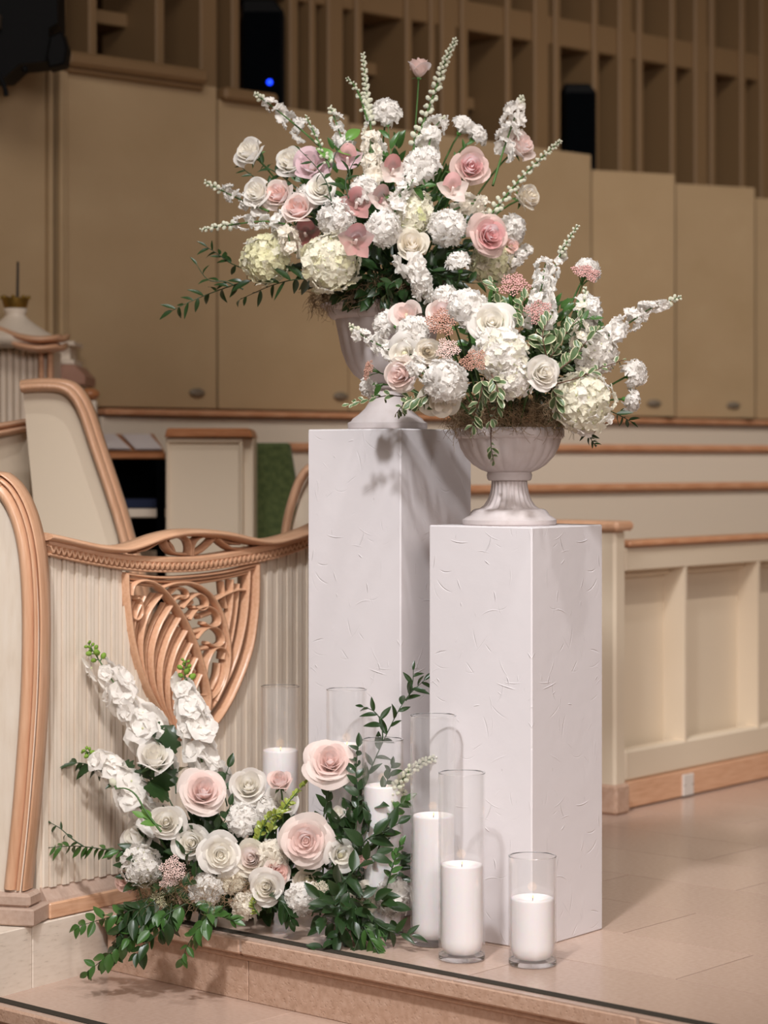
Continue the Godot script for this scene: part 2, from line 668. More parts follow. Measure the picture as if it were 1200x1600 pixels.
func put_st(called: String, mb: MB, mt: String, parent: Node3D, T := Transform3D()) -> MeshInstance3D:
	return put(called, mb.mesh(), M[mt], parent, T)


func boxm(c: Vector3, s: Vector3, b := 0.003, B := Basis.IDENTITY) -> ArrayMesh:
	var m := MB.new()
	m.box(c, s, b, B)
	return m.mesh()


# frames of the step and of the floor slabs
var E0: Vector3
var U: Vector3
var V: Vector3

func setting() -> void:
	E0 = fl(300, 1444)
	U = (fl(1050, 1591) - E0).normalized()
	V = Vector3.UP.cross(U)
	var FB := Basis(U, Vector3.UP, -V)          # local x along the step, z towards the nave
	var FT := Transform3D(FB, E0)
	# --- upper floor: slabs of pale stone in rows along the step
	var fr := thing("floor", "pale pinkish stone slab floor of the upper platform around the pedestals", "floor", FT, "", "structure")
	var slab := func(w: float, d: float) -> ArrayMesh: return boxm(Vector3.ZERO, Vector3(w - 0.003, 0.03, d - 0.003), 0.0003)
	R.seed = 3
	var rows := [[-0.034, 0.274]]
	for k in 12:
		rows.append([0.274 + 0.297 * k, 0.274 + 0.297 * (k + 1)])
	var offs := [0.95, 0.42, 0.70, 0.30, 0.62]
	for r in rows.size():
		var x0 := -0.9 - float(r) * 0.27
		var x: float = -3.0 + offs[r % 5]
		var L := 0.62 if r > 0 else 0.95
		var big: ArrayMesh = slab.call(L, rows[r][1] - rows[r][0])
		while x < 2.6:
			if x + L > x0:
				var zc: float = -(rows[r][0] + rows[r][1]) / 2.0
				put("tile", big, M["stone_%d" % (R.randi() % 4)], fr, Transform3D(Basis(), Vector3(x + L / 2, -0.015, zc)))
			x += L
	put("bed", boxm(Vector3(-0.3, -0.17, -3.2), Vector3(7.0, 0.27, 6.2), 0.0), M["stone_3"], fr)
	# nosing, riser, grip strip
	var step := func(called: String, T: Transform3D, label: String, x0: float, x1: float, h: float) -> void:
		var s := thing(called, label, "step", T, "", "structure")
		var xs := [x0]
		var xx := x0 + 0.47
		while xx < x1:
			xs.append(xx); xx += 1.07
		xs.append(x1)
		for i in xs.size() - 1:
			var w: float = xs[i + 1] - xs[i]
			var cx: float = (xs[i] + xs[i + 1]) / 2.0
			var m := MB.new()
			m.box(Vector3(cx, -0.0195, 0.021), Vector3(w - 0.002, 0.037, 0.028), 0.005)
			put("nosing_stone", m.mesh(), M["stone_edge"], s)
			m = MB.new()
			m.box(Vector3(cx, -0.0195 - h / 2.0, -0.012), Vector3(w - 0.002, h - 0.039, 0.04), 0.002)
			put("riser_slab", m.mesh(), M["stone_edge"], s)
		put("ledge", boxm(Vector3((x0 + x1) / 2, -0.046, 0.002), Vector3(x1 - x0, 0.014, 0.03), 0.004), M["stone_edge"], s)
		put("grip_strip", boxm(Vector3((x0 + x1) / 2 + 0.02, 0.0006, -0.001), Vector3(x1 - x0 - 0.06, 0.0035, 0.026), 0.001), M["grip"], s)
	var xl := (fl(140, 1425) - E0).dot(U)
	step.call("trim_1", FT, "upper stone step edge with black grip strip below the candles", xl, 3.4, 0.146)
	# lower tread and its own edge
	var y2 := -0.1457
	var E2 := fl(0, 1563, y2)
	var U2 := (fl(160, 1600, y2) - E2).normalized()
	var d2 := (E2 - E0).dot(-V)
	var T2 := Transform3D(FB, E0 - V * d2 + Vector3(0, y2, 0))
	var tread := thing("trim_2", "lower stone tread below the floor arrangement", "step", T2, "", "structure")
	var tx := -1.35
	for k in 6:
		put("tile", boxm(Vector3(tx + 0.42, -0.015, -d2 / 2), Vector3(0.838, 0.03, d2 + 0.06), 0.0012), M["stone_%d" % (k % 4)], tread)
		tx += 0.84
	step.call("trim_3", T2, "lower stone step edge with black grip strip at the bottom corner", -1.4, 3.4, 0.146)
	# nave floor
	put_floor(-0.2915)
	# --- the pale marble wall under the carved parapet
	var A := fl(0, 1558, y2)
	var C := fl(153, 1516, y2)
	var mv := (C - A).normalized()
	var mT := Transform3D(Basis(mv, Vector3.UP, mv.cross(Vector3.UP)), C)
	var mw := thing("wall_left", "cream marble slab wall below the carved parapet beside the step", "wall", mT, "", "structure")
	var j := -(C - fl(56, 1545, y2)).length()
	put("slab", boxm(Vector3(j / 2 + 0.06, -y2 / 2.0 - 0.002, -0.05), Vector3(-j - 0.0015 + 0.12, -y2 + 0.0, 0.1), 0.002), M["marble"], mw)
	put("slab", boxm(Vector3(j - 0.45, -y2 / 2.0 - 0.002, -0.05), Vector3(0.9 - 0.0015, -y2 + 0.0, 0.1), 0.002), M["marble"], mw)
	put("core", boxm(Vector3(-0.5, -0.1, -0.3), Vector3(1.4, 0.19, 0.4), 0.0), M["marble"], mw)
	put("core", boxm(Vector3(j - 0.5, -0.23, -0.06), Vector3(2.4, 0.16, 0.1), 0.0), M["marble"], mw)
	# --- the hall
	var wm: Material = M["hall_wall"]
	one("wall_side_left", boxm(Vector3(-7.1, 3.6, -1.5), Vector3(0.2, 8.0, 24.0), 0.0), wm, "plain cream side wall of the hall beyond the lectern", "wall", Transform3D(), "", "structure")
	one("wall_side_right", boxm(Vector3(8.1, 3.6, -1.5), Vector3(0.2, 8.0, 24.0), 0.0), wm, "plain cream side wall of the hall beyond the panelled parapet", "wall", Transform3D(), "", "structure")
	one("wall_rear", boxm(Vector3(0.5, 3.6, 10.1), Vector3(15.4, 8.0, 0.2), 0.0), wm, "cream wall of the nave facing the chancel", "wall", Transform3D(), "", "structure")
	one("wall_behind_grille", boxm(Vector3(0.5, 3.6, -13.6), Vector3(15.4, 8.0, 0.2), 0.0), M["grille_back"], "dark wall far behind the wooden organ grille", "wall", Transform3D(), "", "structure")
	one("ceiling", boxm(Vector3(0.5, 7.55, -1.5), Vector3(15.4, 0.2, 24.0), 0.0), wm, "cream ceiling of the hall", "ceiling", Transform3D(), "", "structure")


func put_floor(y: float) -> void:
	one("floor_nave", boxm(Vector3(0.5, y - 0.1, -1.5), Vector3(15.4, 0.2, 24.0), 0.0), M["hall_floor"], "brown nave floor in front of the steps", "floor", Transform3D(), "", "structure")


# ---------- organ grille, wall panels and choir tiers ----------
const WA := Vector3(-0.5756, 0, -7.9)
const WB := Vector3(1.3577, 0, -9.6)

func wall_s(px: float) -> float:          # distance along the wall line at which a pixel column meets it
	var w := (WB - WA).normalized()
	var k := (px - 600.0) / F
	return (k * -WA.z - WA.x) / (w.x + k * w.z)

func wall_pt(px: float, back := 0.0) -> Vector3:
	var w := (WB - WA).normalized()
	var n := w.cross(Vector3.UP)
	var o := WA - n * back
	var k := (px - 600.0) / F
	var s := (k * -o.z - o.x) / (w.x + k * w.z)
	return o + w * s

func y_at(py: float, d: float) -> float:
	return EYE - (py - HZ) / F * d

func back_wall() -> void:
	var w := (WB - WA).normalized()
	var n := w.cross(Vector3.UP)
	var WT := Basis(w, Vector3.UP, n)
	# tall flat panels in front of the organ, some set square to the nave
	var pan := [
		[-620, -92, 40, 0.0, "beige wall panel beyond the stage light, outside the turret"],
		[-90, 72, 96, 0.0, "plain beige wall panel behind the stage light"],
		[99, 339, 120, 0.0, "wide beige wall panel under the ledge, behind the carved parapet"],
		[342, 545, 168, 0.0, "beige wall panel behind the trailing leaves of the tall arrangement"],
		[546, 738, 205, 0.0, "beige wall panel hidden behind the tall arrangement"],
		[739, 924, 230, 0.0, "beige wall panel below the dark speaker cabinet"],
		[925, 1055, 269, 0.5, "beige wall panel one step lower than the one with the speaker"],
		[1056, 1180, 290, 0.5, "beige wall panel second in the descending steps"],
		[1181, 1330, 313, 0.5, "lowest beige wall panel in view at the end of the descending steps"],
		[1331, 1560, 335, 0.5, "further beige wall panel after the descending steps"],
		[1561, 1800, 355, 0.5, "last beige wall panel far beyond the panelled parapet"]]
	for p in pan:
		var a := wall_pt(p[0])
		var b := wall_pt(p[1])
		if p[3] > 0.0:            # turned towards the nave about its near edge
			var dir := (w + Vector3(0.55, 0, 0.12)).normalized()
			var k: float = (p[1] - 600.0) / F
			b = a + dir * ((k * -a.z - a.x) / (dir.x + k * dir.z))
		var dm := -(a.z + b.z) / 2.0
		var h := y_at(p[2], dm) - 1.245
		var x := (b - a).normalized()
		var t := thing("wall_panel", p[4], "panel", Transform3D(Basis(x, Vector3.UP, x.cross(Vector3.UP)), a + Vector3(0, 1.245, 0)), "", "structure")
		var L := (b - a).length()
		put("board", boxm(Vector3(L / 2, h / 2, -0.03), Vector3(L - 0.0015, h, 0.06), 0.003), M["wall_panel"], t)
		if p[0] in [99, 1056, 925, 342]:
			var gx := {99: 0.86, 342: 0.93, 925: 0.74, 1056: 0.72}
			var mb := MB.new()
			mb.ball(Vector3(L * gx[int(p[0])], 0.055, 0.004), Vector3(0.034, 0.016, 0.012), 16, 8)
			put_st("oval_pull", mb, "oval_pull", t)
		if p[0] == 99:
			var mb := MB.new()
			mb.box(Vector3(L * 0.43, h + 0.02, 0.0), Vector3(L * 0.9, 0.05, 0.12), 0.012)
			mb.box(Vector3(L * 0.43, h - 0.012, -0.005), Vector3(L * 0.9, 0.02, 0.07), 0.005)
			put_st("ledge", mb, "grille_wood", t)
		if p[0] == 342:
			put("ledge", boxm(Vector3(L * 0.2, h + 0.016, 0.0), Vector3(L * 0.4, 0.045, 0.08), 0.01), M["grille_wood"], t)
	# pilaster strip beside the stage light
	var pa := wall_pt(84)
	var pt := thing("pilaster", "narrow fluted pilaster strip between two beige wall panels", "pilaster", Transform3D(WT, pa), "", "structure")
	for k in 3:
		put("strip", boxm(Vector3(-0.022 + 0.028 * k, 1.8, [0.0, 0.022, 0.0][k]), Vector3(0.018, 1.12, 0.05), 0.006), M["wall_panel"], pt)
	# grille of deep fins
	var g := thing("organ_grille", "tall wooden grille of deep upright fins and cross beams above the wall panels", "grille", Transform3D(WT, WA - n * 0.16), "", "structure")
	var fin := [[98, 12], [146, 13], [251, 14], [327, 27], [369, 13], [460, 14], [490, 10], [525, 26], [562, 12], [640, 11], [677, 9], [702, 26], [727, 12], [796, 10], [847, 26], [872, 11], [932, 10], [978, 24], [1002, 9], [1053, 10], [1096, 24], [1115, 9], [1162, 10], [1199, 24], [1218, 9], [1264, 10], [1300, 23], [1318, 9], [1362, 9], [1396, 22], [1440, 9], [1490, 21], [1530, 9], [1580, 20], [1640, 20], [40, 26], [-20, 13], [-80, 13], [-150, 27], [-215, 13], [-280, 13], [-350, 27], [-480, 27]]
	for f in fin:
		var s := _gs(f[0])
		var d := -(WA.z - n.z * 0.16 + w.z * s)
		var wd: float = f[1] * d / F / 0.82
		var deep := 0.46 if f[1] > 20 else 0.34
		put("fin", boxm(Vector3(s, 4.45, -deep / 2), Vector3(wd, 6.0, deep), 0.006), M["grille_wood"], g)
	for k in [[-1.6, 2.84, 0.12], [-1.6, 4.3, 0.12], [-1.6, 5.8, 0.12]]:
		put("beam", boxm(Vector3(1.2, k[1], -0.12), Vector3(10.0, k[2], 0.2), 0.006), M["grille_wood"], g)
	put("back_board", boxm(Vector3(1.2, 4.4, -1.1), Vector3(10.0, 6.3, 0.04), 0.0), M["grille_back"], g)
	for f in [[150, 250, 45], [575, 640, 62], [735, 790, 96]]:
		var s0 := _gs(f[0])
		var s1 := _gs(f[1])
		put("shelf", boxm(Vector3((s0 + s1) / 2, y_at(f[2], 8.2), -0.3), Vector3(s1 - s0, 0.05, 0.24), 0.004), M["grille_wood"], g)
	# speakers standing in two bays
	for q in [[380, 444, 4, 152, "black loudspeaker cabinet with a small blue light in the organ grille"], [880, 930, 134, 238, "dark loudspeaker cabinet without light in the organ grille"]]:
		var a := wall_pt((q[0] + q[1]) / 2.0, 0.2)
		var d := -a.z
		var wd: float = (q[1] - q[0]) * d / F
		var y1 := y_at(q[2], d)
		var y0 := y_at(q[3] + 30, d)
		var t := thing("speaker", q[4], "speaker", Transform3D(Basis(), Vector3(a.x, y0, a.z)))
		var h := y1 - y0
		var mb := MB.new()
		var pg := PackedVector2Array([Vector2(-wd / 2, 0.0), Vector2(wd / 2, 0.0), Vector2(wd / 2, h * 0.9), Vector2(wd * 0.28, h), Vector2(-wd / 2, h)])
		mb.prism(pg, -0.16, 0.06, Transform3D(), 0.006)
		put_st("cabinet", mb, "black", t)
		put("front_cloth", boxm(Vector3(0, h * 0.47, 0.066), Vector3(wd * 0.9, h * 0.84, 0.012), 0.004), M["black_cloth"], t)
		if q[0] == 380:
			mb = MB.new()
			mb.ball(Vector3((423 - 412) * d / F, y_at(134, d) - y0, 0.078), Vector3(0.011, 0.011, 0.006), 10, 6)
			put_st("light", mb, "led_blue", t)
	# wood trim along the foot of the panels
	var s0 := wall_s(140)
	var s1 := wall_s(1800)
	one("trim_4", boxm(Vector3((s0 + s1) / 2, 1.226, 0.03), Vector3(s1 - s0, 0.022, 0.14), 0.006), M["wood_plain"], "thin wooden trim along the foot of the beige wall panels", "trim", Transform3D(WT, WA), "", "structure")
	# choir tiers stepping up towards the panels
	one("wall_choir_back", boxm(Vector3((s0 + s1) / 2, 0.6, 0.03), Vector3(s1 - s0, 1.22, 0.08), 0.004), M["cream"], "plain cream wall below the beige panels", "wall", Transform3D(WT, WA), "", "structure")
	var tier := func(pa2: float, pya: float, pb: float, h: float, da: float, db: float, label: String) -> void:
		var a := at(pa2, pya, da)
		var b := at(pb, pya, db)
		a.y = 0.0; b.y = 0.0
		var x := (b - a).normalized()
		var L := (b - a).length() * 1.7
		var t := thing("choir_pew", label, "pew", Transform3D(Basis(x, Vector3.UP, x.cross(Vector3.UP)), a))
		put("back", boxm(Vector3(L / 2, h / 2 - 0.015, -0.02), Vector3(L, h - 0.03, 0.04), 0.003), M["cream"], t)
		put("cap_rail", boxm(Vector3(L / 2, h - 0.015, -0.015), Vector3(L, 0.03, 0.075), 0.01), M["wood_plain"], t)
		put("seat", boxm(Vector3(L / 2, 0.42, -0.24), Vector3(L, 0.04, 0.38), 0.006), M["wood_plain"], t)
		for k in 3:
			put("support", boxm(Vector3(L * (0.02 + 0.48 * k), 0.2, -0.24), Vector3(0.04, 0.4, 0.36), 0.004), M["cream"], t)
	tier.call(452, 690, 1330, 1.125, 7.75, 9.35, "rear choir pew with a thin wooden cap rail, just under the wall panels")
	tier.call(700, 757, 1330, 0.982, 7.35, 8.95, "middle choir pew with a thin wooden cap rail, behind the panelled parapet")


func _gs(px: float) -> float:
	var w := (WB - WA).normalized()
	var n := w.cross(Vector3.UP)
	return (wall_pt(px, 0.16) - (WA - n * 0.16)).dot(w)


# ---------- things of the chancel ----------
func front_panel(poly: Array, d: float, thick: float, ch := 0.004) -> MB:    # outline given in pixels, standing at depth d
	var pg := PackedVector2Array()
	for p in poly:
		var q := at(p.x, p.y, d)
		pg.append(Vector2(q.x, q.y))
	var m := MB.new()
	m.prism(pg, -d - thick, -d, Transform3D(), ch)
	return m

func px_path(pts: Array, d: float, n := 5) -> Array:
	var o := []
	for p in pts:
		o.append(at(p.x, p.y, d))
	return spl(o, n)

func furniture() -> void:
	# --- panelled parapet on the far side
	var a := fl(976, 1265)
	var b := fl(1200, 1215)
	var x := (b - a).normalized()
	var n := x.cross(Vector3.UP)
	var T := Transform3D(Basis(x, Vector3.UP, n), a)
	var L := 3.2
	var t := thing("panelled_parapet", "cream parapet with recessed panels and a wooden base behind the shorter pedestal", "parapet", T)
	var d0 := -a.z
	var yc := y_at(846, d0)
	put("cap_rail", boxm(Vector3(L / 2, yc - 0.008, -0.03), Vector3(L, 0.018, 0.1), 0.006), M["wood_plain"], t)
	put("top_rail", boxm(Vector3(L / 2, yc - 0.055, -0.02), Vector3(L, 0.072, 0.05), 0.004), M["cream_panel"], t)
	var yb := y_at(1173, d0)
	put("bottom_rail", boxm(Vector3(L / 2, (yb + y_at(1222, d0)) / 2, -0.02), Vector3(L, yb - y_at(1222, d0), 0.05), 0.008), M["cream_panel"], t)
	put("wood_base", boxm(Vector3(L / 2, y_at(1222, d0) / 2 + 0.002, -0.012), Vector3(L, y_at(1222, d0) - 0.004, 0.05), 0.003), M["wood"], t)
	put("recessed_board", boxm(Vector3(L / 2, yc / 2, -0.085), Vector3(L, yc - 0.04, 0.03), 0.0), M["cream_panel"], t)
	put("recessed_frame", boxm(Vector3(L / 2, yc - 0.1, -0.06), Vector3(L, 0.03, 0.03), 0.008), M["cream_panel"], t)
	for px in [972, 1070, 1184, 1318, 1480, 1680]:
		var k: float = (px - 600.0) / F
		var s := (k * -a.z - a.x) / (x.x + k * x.z)
		var pg := PackedVector2Array([Vector2(-0.014, -0.07), Vector2(-0.006, 0.004), Vector2(0.006, 0.004), Vector2(0.014, -0.07)])
		var m := MB.new()
		m.prism(pg, 0, yc - 0.08 - yb + 0.02, Transform3D(Basis(Vector3.RIGHT, Vector3(0, 0, 1), Vector3.UP), Vector3(s, yb - 0.01, 0)))
		put_st("upright", m, "cream_panel", t)
	var kk := (1068.0 - 600.0) / F
	var so := (kk * -a.z - a.x) / (x.x + kk * x.z)
	var pl := thing("outlet_cover", "small white cover plate on the wooden base of the panelled parapet", "cover plate", T * Transform3D(Basis(), Vector3(so, y_at(1223, d0 + 0.3), 0.016)))
	put("plate", boxm(Vector3.ZERO, Vector3(0.062, 0.068, 0.008), 0.002), M["outlet_plate"], pl)
	for k in 2:
		var m := MB.new()
		m.ball(Vector3(-0.024 + 0.048 * k, 0, 0.004), Vector3(0.003, 0.003, 0.0015), 8, 4)
		put_st("screw", m, "oval_pull", pl)
	# --- end post of that parapet
	var c := fl(961, 1274)
	var PT := Transform3D(Basis(x, Vector3.UP, n), c)
	var po := thing("parapet_post", "cream end post with moulded wooden cap and worn plinth beside the shorter pedestal", "post", PT)
	var hp := y_at(829, -c.z)
	var pw := 0.26
	put("shaft", boxm(Vector3(0.03, hp / 2 + 0.03, -pw / 2), Vector3(0.06, hp - 0.06, pw), 0.008), M["cream_panel"], po)
	put("raised_panel", boxm(Vector3(-0.004, hp / 2 + 0.04, -pw / 2 - 0.025), Vector3(0.014, hp - 0.12, pw - 0.075), 0.003), M["cream"], po)
	put("plinth", boxm(Vector3(0.03, 0.045, -pw / 2), Vector3(0.08, 0.09, pw + 0.02), 0.008), M["stone_edge"], po)
	put("cap", boxm(Vector3(0.03, hp + 0.013, -pw / 2), Vector3(0.1, 0.03, pw + 0.04), 0.01), M["wood"], po)

	# --- pew end with curved wooden edge
	var dp := 6.1
	var pe := thing("pew_end", "cream pew end with a broad curved wooden edge behind the carved parapet", "pew", Transform3D(Basis(), at(130, 840, dp) * Vector3(1, 0, 1)))
	var off := Transform3D(Basis(), -pe.position)
	var m := front_panel([Vector2(36, 612), Vector2(92, 612), Vector2(108, 620), Vector2(121, 640), Vector2(136, 690), Vector2(160, 760), Vector2(183, 836), Vector2(215, 980), Vector2(230, 1290), Vector2(80, 1290), Vector2(60, 860), Vector2(46, 720)], dp, 0.05)
	put("board", m.mesh(), M["cream_panel"], pe, off)
	var edge := [Vector2(34, 606), Vector2(70, 604), Vector2(98, 607), Vector2(116, 620), Vector2(130, 646), Vector2(147, 697), Vector2(170, 765), Vector2(192, 838), Vector2(225, 980), Vector2(240, 1285)]
	m = MB.new()
	m.sweep(px_path(edge, dp - 0.01), half_round(0.027, 0.05), Vector3(0, 0, 1))
	put("edge_moulding", m.mesh(), M["wood_upright"], pe, off)
	m = MB.new()
	var e2 := []
	for q in edge:
		e2.append(q + Vector2(8, -5))
	e2[0] = Vector2(34, 602); e2[1] = Vector2(70, 599)
	m.sweep(px_path(e2, dp + 0.03), half_round(0.03, 0.06), Vector3(0, 0, 1))
	put("outer_moulding", m.mesh(), M["wood_upright"], pe, off)
	# low panel with rail beside the pew end
	var lp := thing("low_pew", "cream pew front with a double wooden rail at the picture edge, under the crowned turret", "pew", Transform3D(Basis(), at(0, 840, 6.3) * Vector3(1, 0, 1)))
	off = Transform3D(Basis(), -lp.position)
	m = front_panel([Vector2(-160, 690), Vector2(0, 680), Vector2(44, 674), Vector2(60, 1260), Vector2(-160, 1300)], 6.3, 0.05)
	put("board", m.mesh(), M["cream_panel"], lp, off)
	for k in 2:
		m = MB.new()
		m.sweep([at(-160, 683 + 12 * k, 6.25), at(0, 666 + 11 * k, 6.28), at(43, 659 + 10 * k, 6.29)], half_round(0.02, 0.05), Vector3(0, 0, 1))
		put("rail", m.mesh(), M["wood"], lp, off)

	# --- turret with brass crown
	var dt := 7.0
	var base := at(24, 600, dt) * Vector3(1, 0, 1)
	var tu := thing("turret", "fluted cream turret with wooden hood, white bell top and small brass crown", "lectern", Transform3D(Basis(), base))
	var yy := func(py: float) -> float: return y_at(py, dt)
	var pxm := dt / F
	m = MB.new()
	for k in 13:
		m.box(Vector3((-70 + k * 10.5) * pxm, (yy.call(545) + 0.02) / 2, 0.0 - 0.002 * (k % 2)), Vector3(9.4 * pxm, yy.call(545) - 0.02, 0.06), 0.006)
	m.box(Vector3(-8 * pxm, yy.call(545) / 2, -0.12), Vector3(128 * pxm, yy.call(545), 0.2), 0.004)
	put_st("fluted_body", m, "cream_batten", tu)
	for k in 2:
		m = MB.new()
		m.box(Vector3((44 + 14 * k) * pxm, yy.call(600), 0.035), Vector3(7 * pxm, yy.call(545) - yy.call(660), 0.05), 0.006)
		put_st("corner_strip", m, "wood", tu)
	for k in 2:
		m = MB.new()
		var off_y := 14.0 * k
		m.sweep(spl([at(-60, 506 + off_y, dt), at(0, 515 + off_y, dt - 0.04), at(30, 526 + off_y, dt - 0.09), at(62, 531 + off_y, dt - 0.1), at(97 - 3 * k, 528 + off_y, dt - 0.06), at(104 - 3 * k, 526 + off_y, dt + 0.06)], 5), half_round(0.024, 0.09), Vector3(0, 0, 1))
		put("hood_moulding", m.mesh(), M["wood"], tu, Transform3D(Basis(), -base))
	m = MB.new()
	m.lathe([Vector2(0.0, yy.call(545)), Vector2(66 * pxm, yy.call(545)), Vector2(66 * pxm, yy.call(528)), Vector2(66 * pxm, yy.call(528)), Vector2(52 * pxm, yy.call(520)), Vector2(30 * pxm, yy.call(506)), Vector2(19 * pxm, yy.call(497)), Vector2(15 * pxm, yy.call(492)), Vector2(18 * pxm, yy.call(487)), Vector2(18 * pxm, yy.call(482)), Vector2(0, yy.call(482))], 28)
	put_st("bell_top", m, "cream", tu)
	m = MB.new()
	m.lathe([Vector2(17 * pxm, yy.call(482)), Vector2(18 * pxm, yy.call(480)), Vector2(22 * pxm, yy.call(466)), Vector2(20 * pxm, yy.call(466)), Vector2(16 * pxm, yy.call(480)), Vector2(17 * pxm, yy.call(482))], 20)
	for k in 8:
		var an := TAU * k / 8.0
		m.ball(Vector3(cos(an) * 21 * pxm, yy.call(465), sin(an) * 21 * pxm), Vector3(0.007, 0.007, 0.007), 6, 4)
	put_st("crown", m, "brass", tu)
	m = MB.new()
	m.tube([Vector3(3 * pxm, yy.call(482), 0), Vector3(4 * pxm, yy.call(409), 0)], 0.005, 0.004, 8)
	put_st("spike", m, "dark_iron", tu)
	# stepped block behind it
	var sb := thing("stepped_block", "pinkish stepped pillar top behind the turret and above the pew end", "pillar", Transform3D(Basis(), at(100, 600, 7.3) * Vector3(1, 0, 1)))
	off = Transform3D(Basis(), -sb.position)
	put("neck", front_panel([Vector2(60, 538), Vector2(110, 538), Vector2(110, 566), Vector2(60, 566)], 7.3, 0.14).mesh(), M["cream"], sb, off)
	put("upper_slab", front_panel([Vector2(60, 533), Vector2(116, 533), Vector2(116, 540), Vector2(60, 540)], 7.26, 0.2).mesh(), M["cream"], sb, off)
	put("lower_slab", front_panel([Vector2(60, 562), Vector2(116, 562), Vector2(116, 570), Vector2(60, 570)], 7.26, 0.2).mesh(), M["cream"], sb, off)
	put("sloped_cap", front_panel([Vector2(60, 570), Vector2(117, 570), Vector2(133, 588), Vector2(133, 601), Vector2(60, 601)], 7.22, 0.26).mesh(), M["pink_cap"], sb, off)
	put("shaft", front_panel([Vector2(60, 601), Vector2(126, 601), Vector2(126, 1220), Vector2(60, 1220)], 7.26, 0.2).mesh(), M["cream"], sb, off)
	var kp := thing("low_post", "short pale post with a dark brown knob just behind the curved pew end", "post", Transform3D(Basis(), at(143, 600, 7.1) * Vector3(1, 0, 1)))
	put("shaft", boxm(Vector3(0, y_at(626, 7.1) / 2, 0), Vector3(0.034, y_at(626, 7.1), 0.034), 0.004), M["cream"], kp)
	m = MB.new()
	m.ball(Vector3(-0.006, y_at(616, 7.1), 0), Vector3(0.032, 0.02, 0.032), 14, 8)
	put_st("knob", m, "wood_brown", kp)

	# --- choir desk with papers
	var dd := 7.1
	var dk := thing("choir_desk", "wooden choir desk with dark cloth inside and a blue cushion, beside the cream box pew", "desk", Transform3D(Basis(), at(208, 840, dd) * Vector3(1, 0, 1)))
	off = Transform3D(Basis(), -dk.position)
	put("front_edge", front_panel([Vector2(150, 707), Vector2(258, 707), Vector2(258, 717), Vector2(150, 717)], dd, 0.03).mesh(), M["wood_brown"], dk, off)
	m = MB.new()
	m.poly_out([at(150, 706, dd), at(258, 706, dd), at(240, 678, dd + 0.34), at(140, 678, dd + 0.34)], at(200, 900, dd))
	m.poly_out([at(150, 710, dd), at(258, 710, dd), at(240, 682, dd + 0.34), at(140, 682, dd + 0.34)], at(200, 300, dd))
	put("sloped_top", m.mesh(), M["wood_brown"], dk, off)
	put("back_cloth", front_panel([Vector2(140, 714), Vector2(262, 714), Vector2(262, 860), Vector2(140, 860)], dd + 0.3, 0.02).mesh(), M["black_cloth"], dk, off)
	for px in [140, 258]:
		put("side", boxm(Vector3(at(px, 840, dd + 0.16).x, y_at(714, dd) / 2, -dd - 0.16), Vector3(0.025, y_at(714, dd), 0.3), 0.002), M["black_cloth"], dk, off)
	put("shelf_board", front_panel([Vector2(150, 795), Vector2(258, 795), Vector2(258, 809), Vector2(150, 809)], dd + 0.02, 0.28).mesh(), M["cream"], dk, off)
	var cu := one("cushion", front_panel([Vector2(165, 782), Vector2(166, 780), Vector2(254, 780), Vector2(256, 782), Vector2(256, 794), Vector2(165, 794)], dd + 0.04, 0.22, 0.003).mesh(), M["navy"], "flat dark blue cushion on the shelf of the choir desk", "cushion")
	for q in [[Vector2(160, 703), Vector2(205, 704), Vector2(180, 681), Vector2(146, 681), "narrow white paper sheet on the choir desk next to the pew end"], [Vector2(212, 704), Vector2(254, 704), Vector2(234, 681), Vector2(190, 681), "wide white paper sheet on the choir desk next to the box pew"]]:
		m = MB.new()
		var up := Vector3(0, 0.006, 0.004)
		var pp := [at(q[0].x, q[0].y, dd + 0.02) + up, at(q[1].x, q[1].y, dd + 0.02) + up, at(q[2].x, q[2].y, dd + 0.3) + up, at(q[3].x, q[3].y, dd + 0.3) + up]
		m.poly_out(pp, at(200, 900, dd))
		for i in 4:
			pp[i] = pp[i] - Vector3(0, 0.004, 0)
		m.poly_out(pp, at(200, 300, dd))
		one("sheet_music", m.mesh(), M["paper"], q[4], "paper", Transform3D(), "papers on the choir desk")

	# --- box pew end
	var db := 6.9
	var bp := thing("box_pew", "square cream box pew with a brown wooden cap, behind the carved crest of the parapet", "pew", Transform3D(Basis(), at(326, 840, db) * Vector3(1, 0, 1)))
	off = Transform3D(Basis(), -bp.position)
	put("body", front_panel([Vector2(259, 684), Vector2(379, 684), Vector2(379, 1258), Vector2(259, 1258)], db, 0.2).mesh(), M["cream_panel"], bp, off)
	put("side_post", front_panel([Vector2(379, 684), Vector2(396, 684), Vector2(396, 1256), Vector2(379, 1256)], db + 0.025, 0.2).mesh(), M["cream_panel"], bp, off)
	put("frame_rail", front_panel([Vector2(259, 684), Vector2(379, 684), Vector2(379, 692), Vector2(259, 692)], db - 0.012, 0.02).mesh(), M["cream_panel"], bp, off)
	put("frame_stile", front_panel([Vector2(374, 692), Vector2(379, 692), Vector2(379, 1258), Vector2(374, 1258)], db - 0.012, 0.02).mesh(), M["cream_panel"], bp, off)
	put("frame_stile", front_panel([Vector2(259, 692), Vector2(264, 692), Vector2(264, 1258), Vector2(259, 1258)], db - 0.012, 0.02).mesh(), M["cream_panel"], bp, off)
	put("cap", front_panel([Vector2(257, 683), Vector2(260, 671), Vector2(264, 669), Vector2(386, 669), Vector2(391, 672), Vector2(395, 683)], db - 0.03, 0.27, 0.004).mesh(), M["wood_brown"], bp, off)
	# --- green chair
	var dg := 7.15
	var ch := thing("green_chair", "green velvet chair between the box pew and the taller pedestal", "chair", Transform3D(Basis(), at(428, 840, dg) * Vector3(1, 0, 1)))
	off = Transform3D(Basis(), -ch.position)
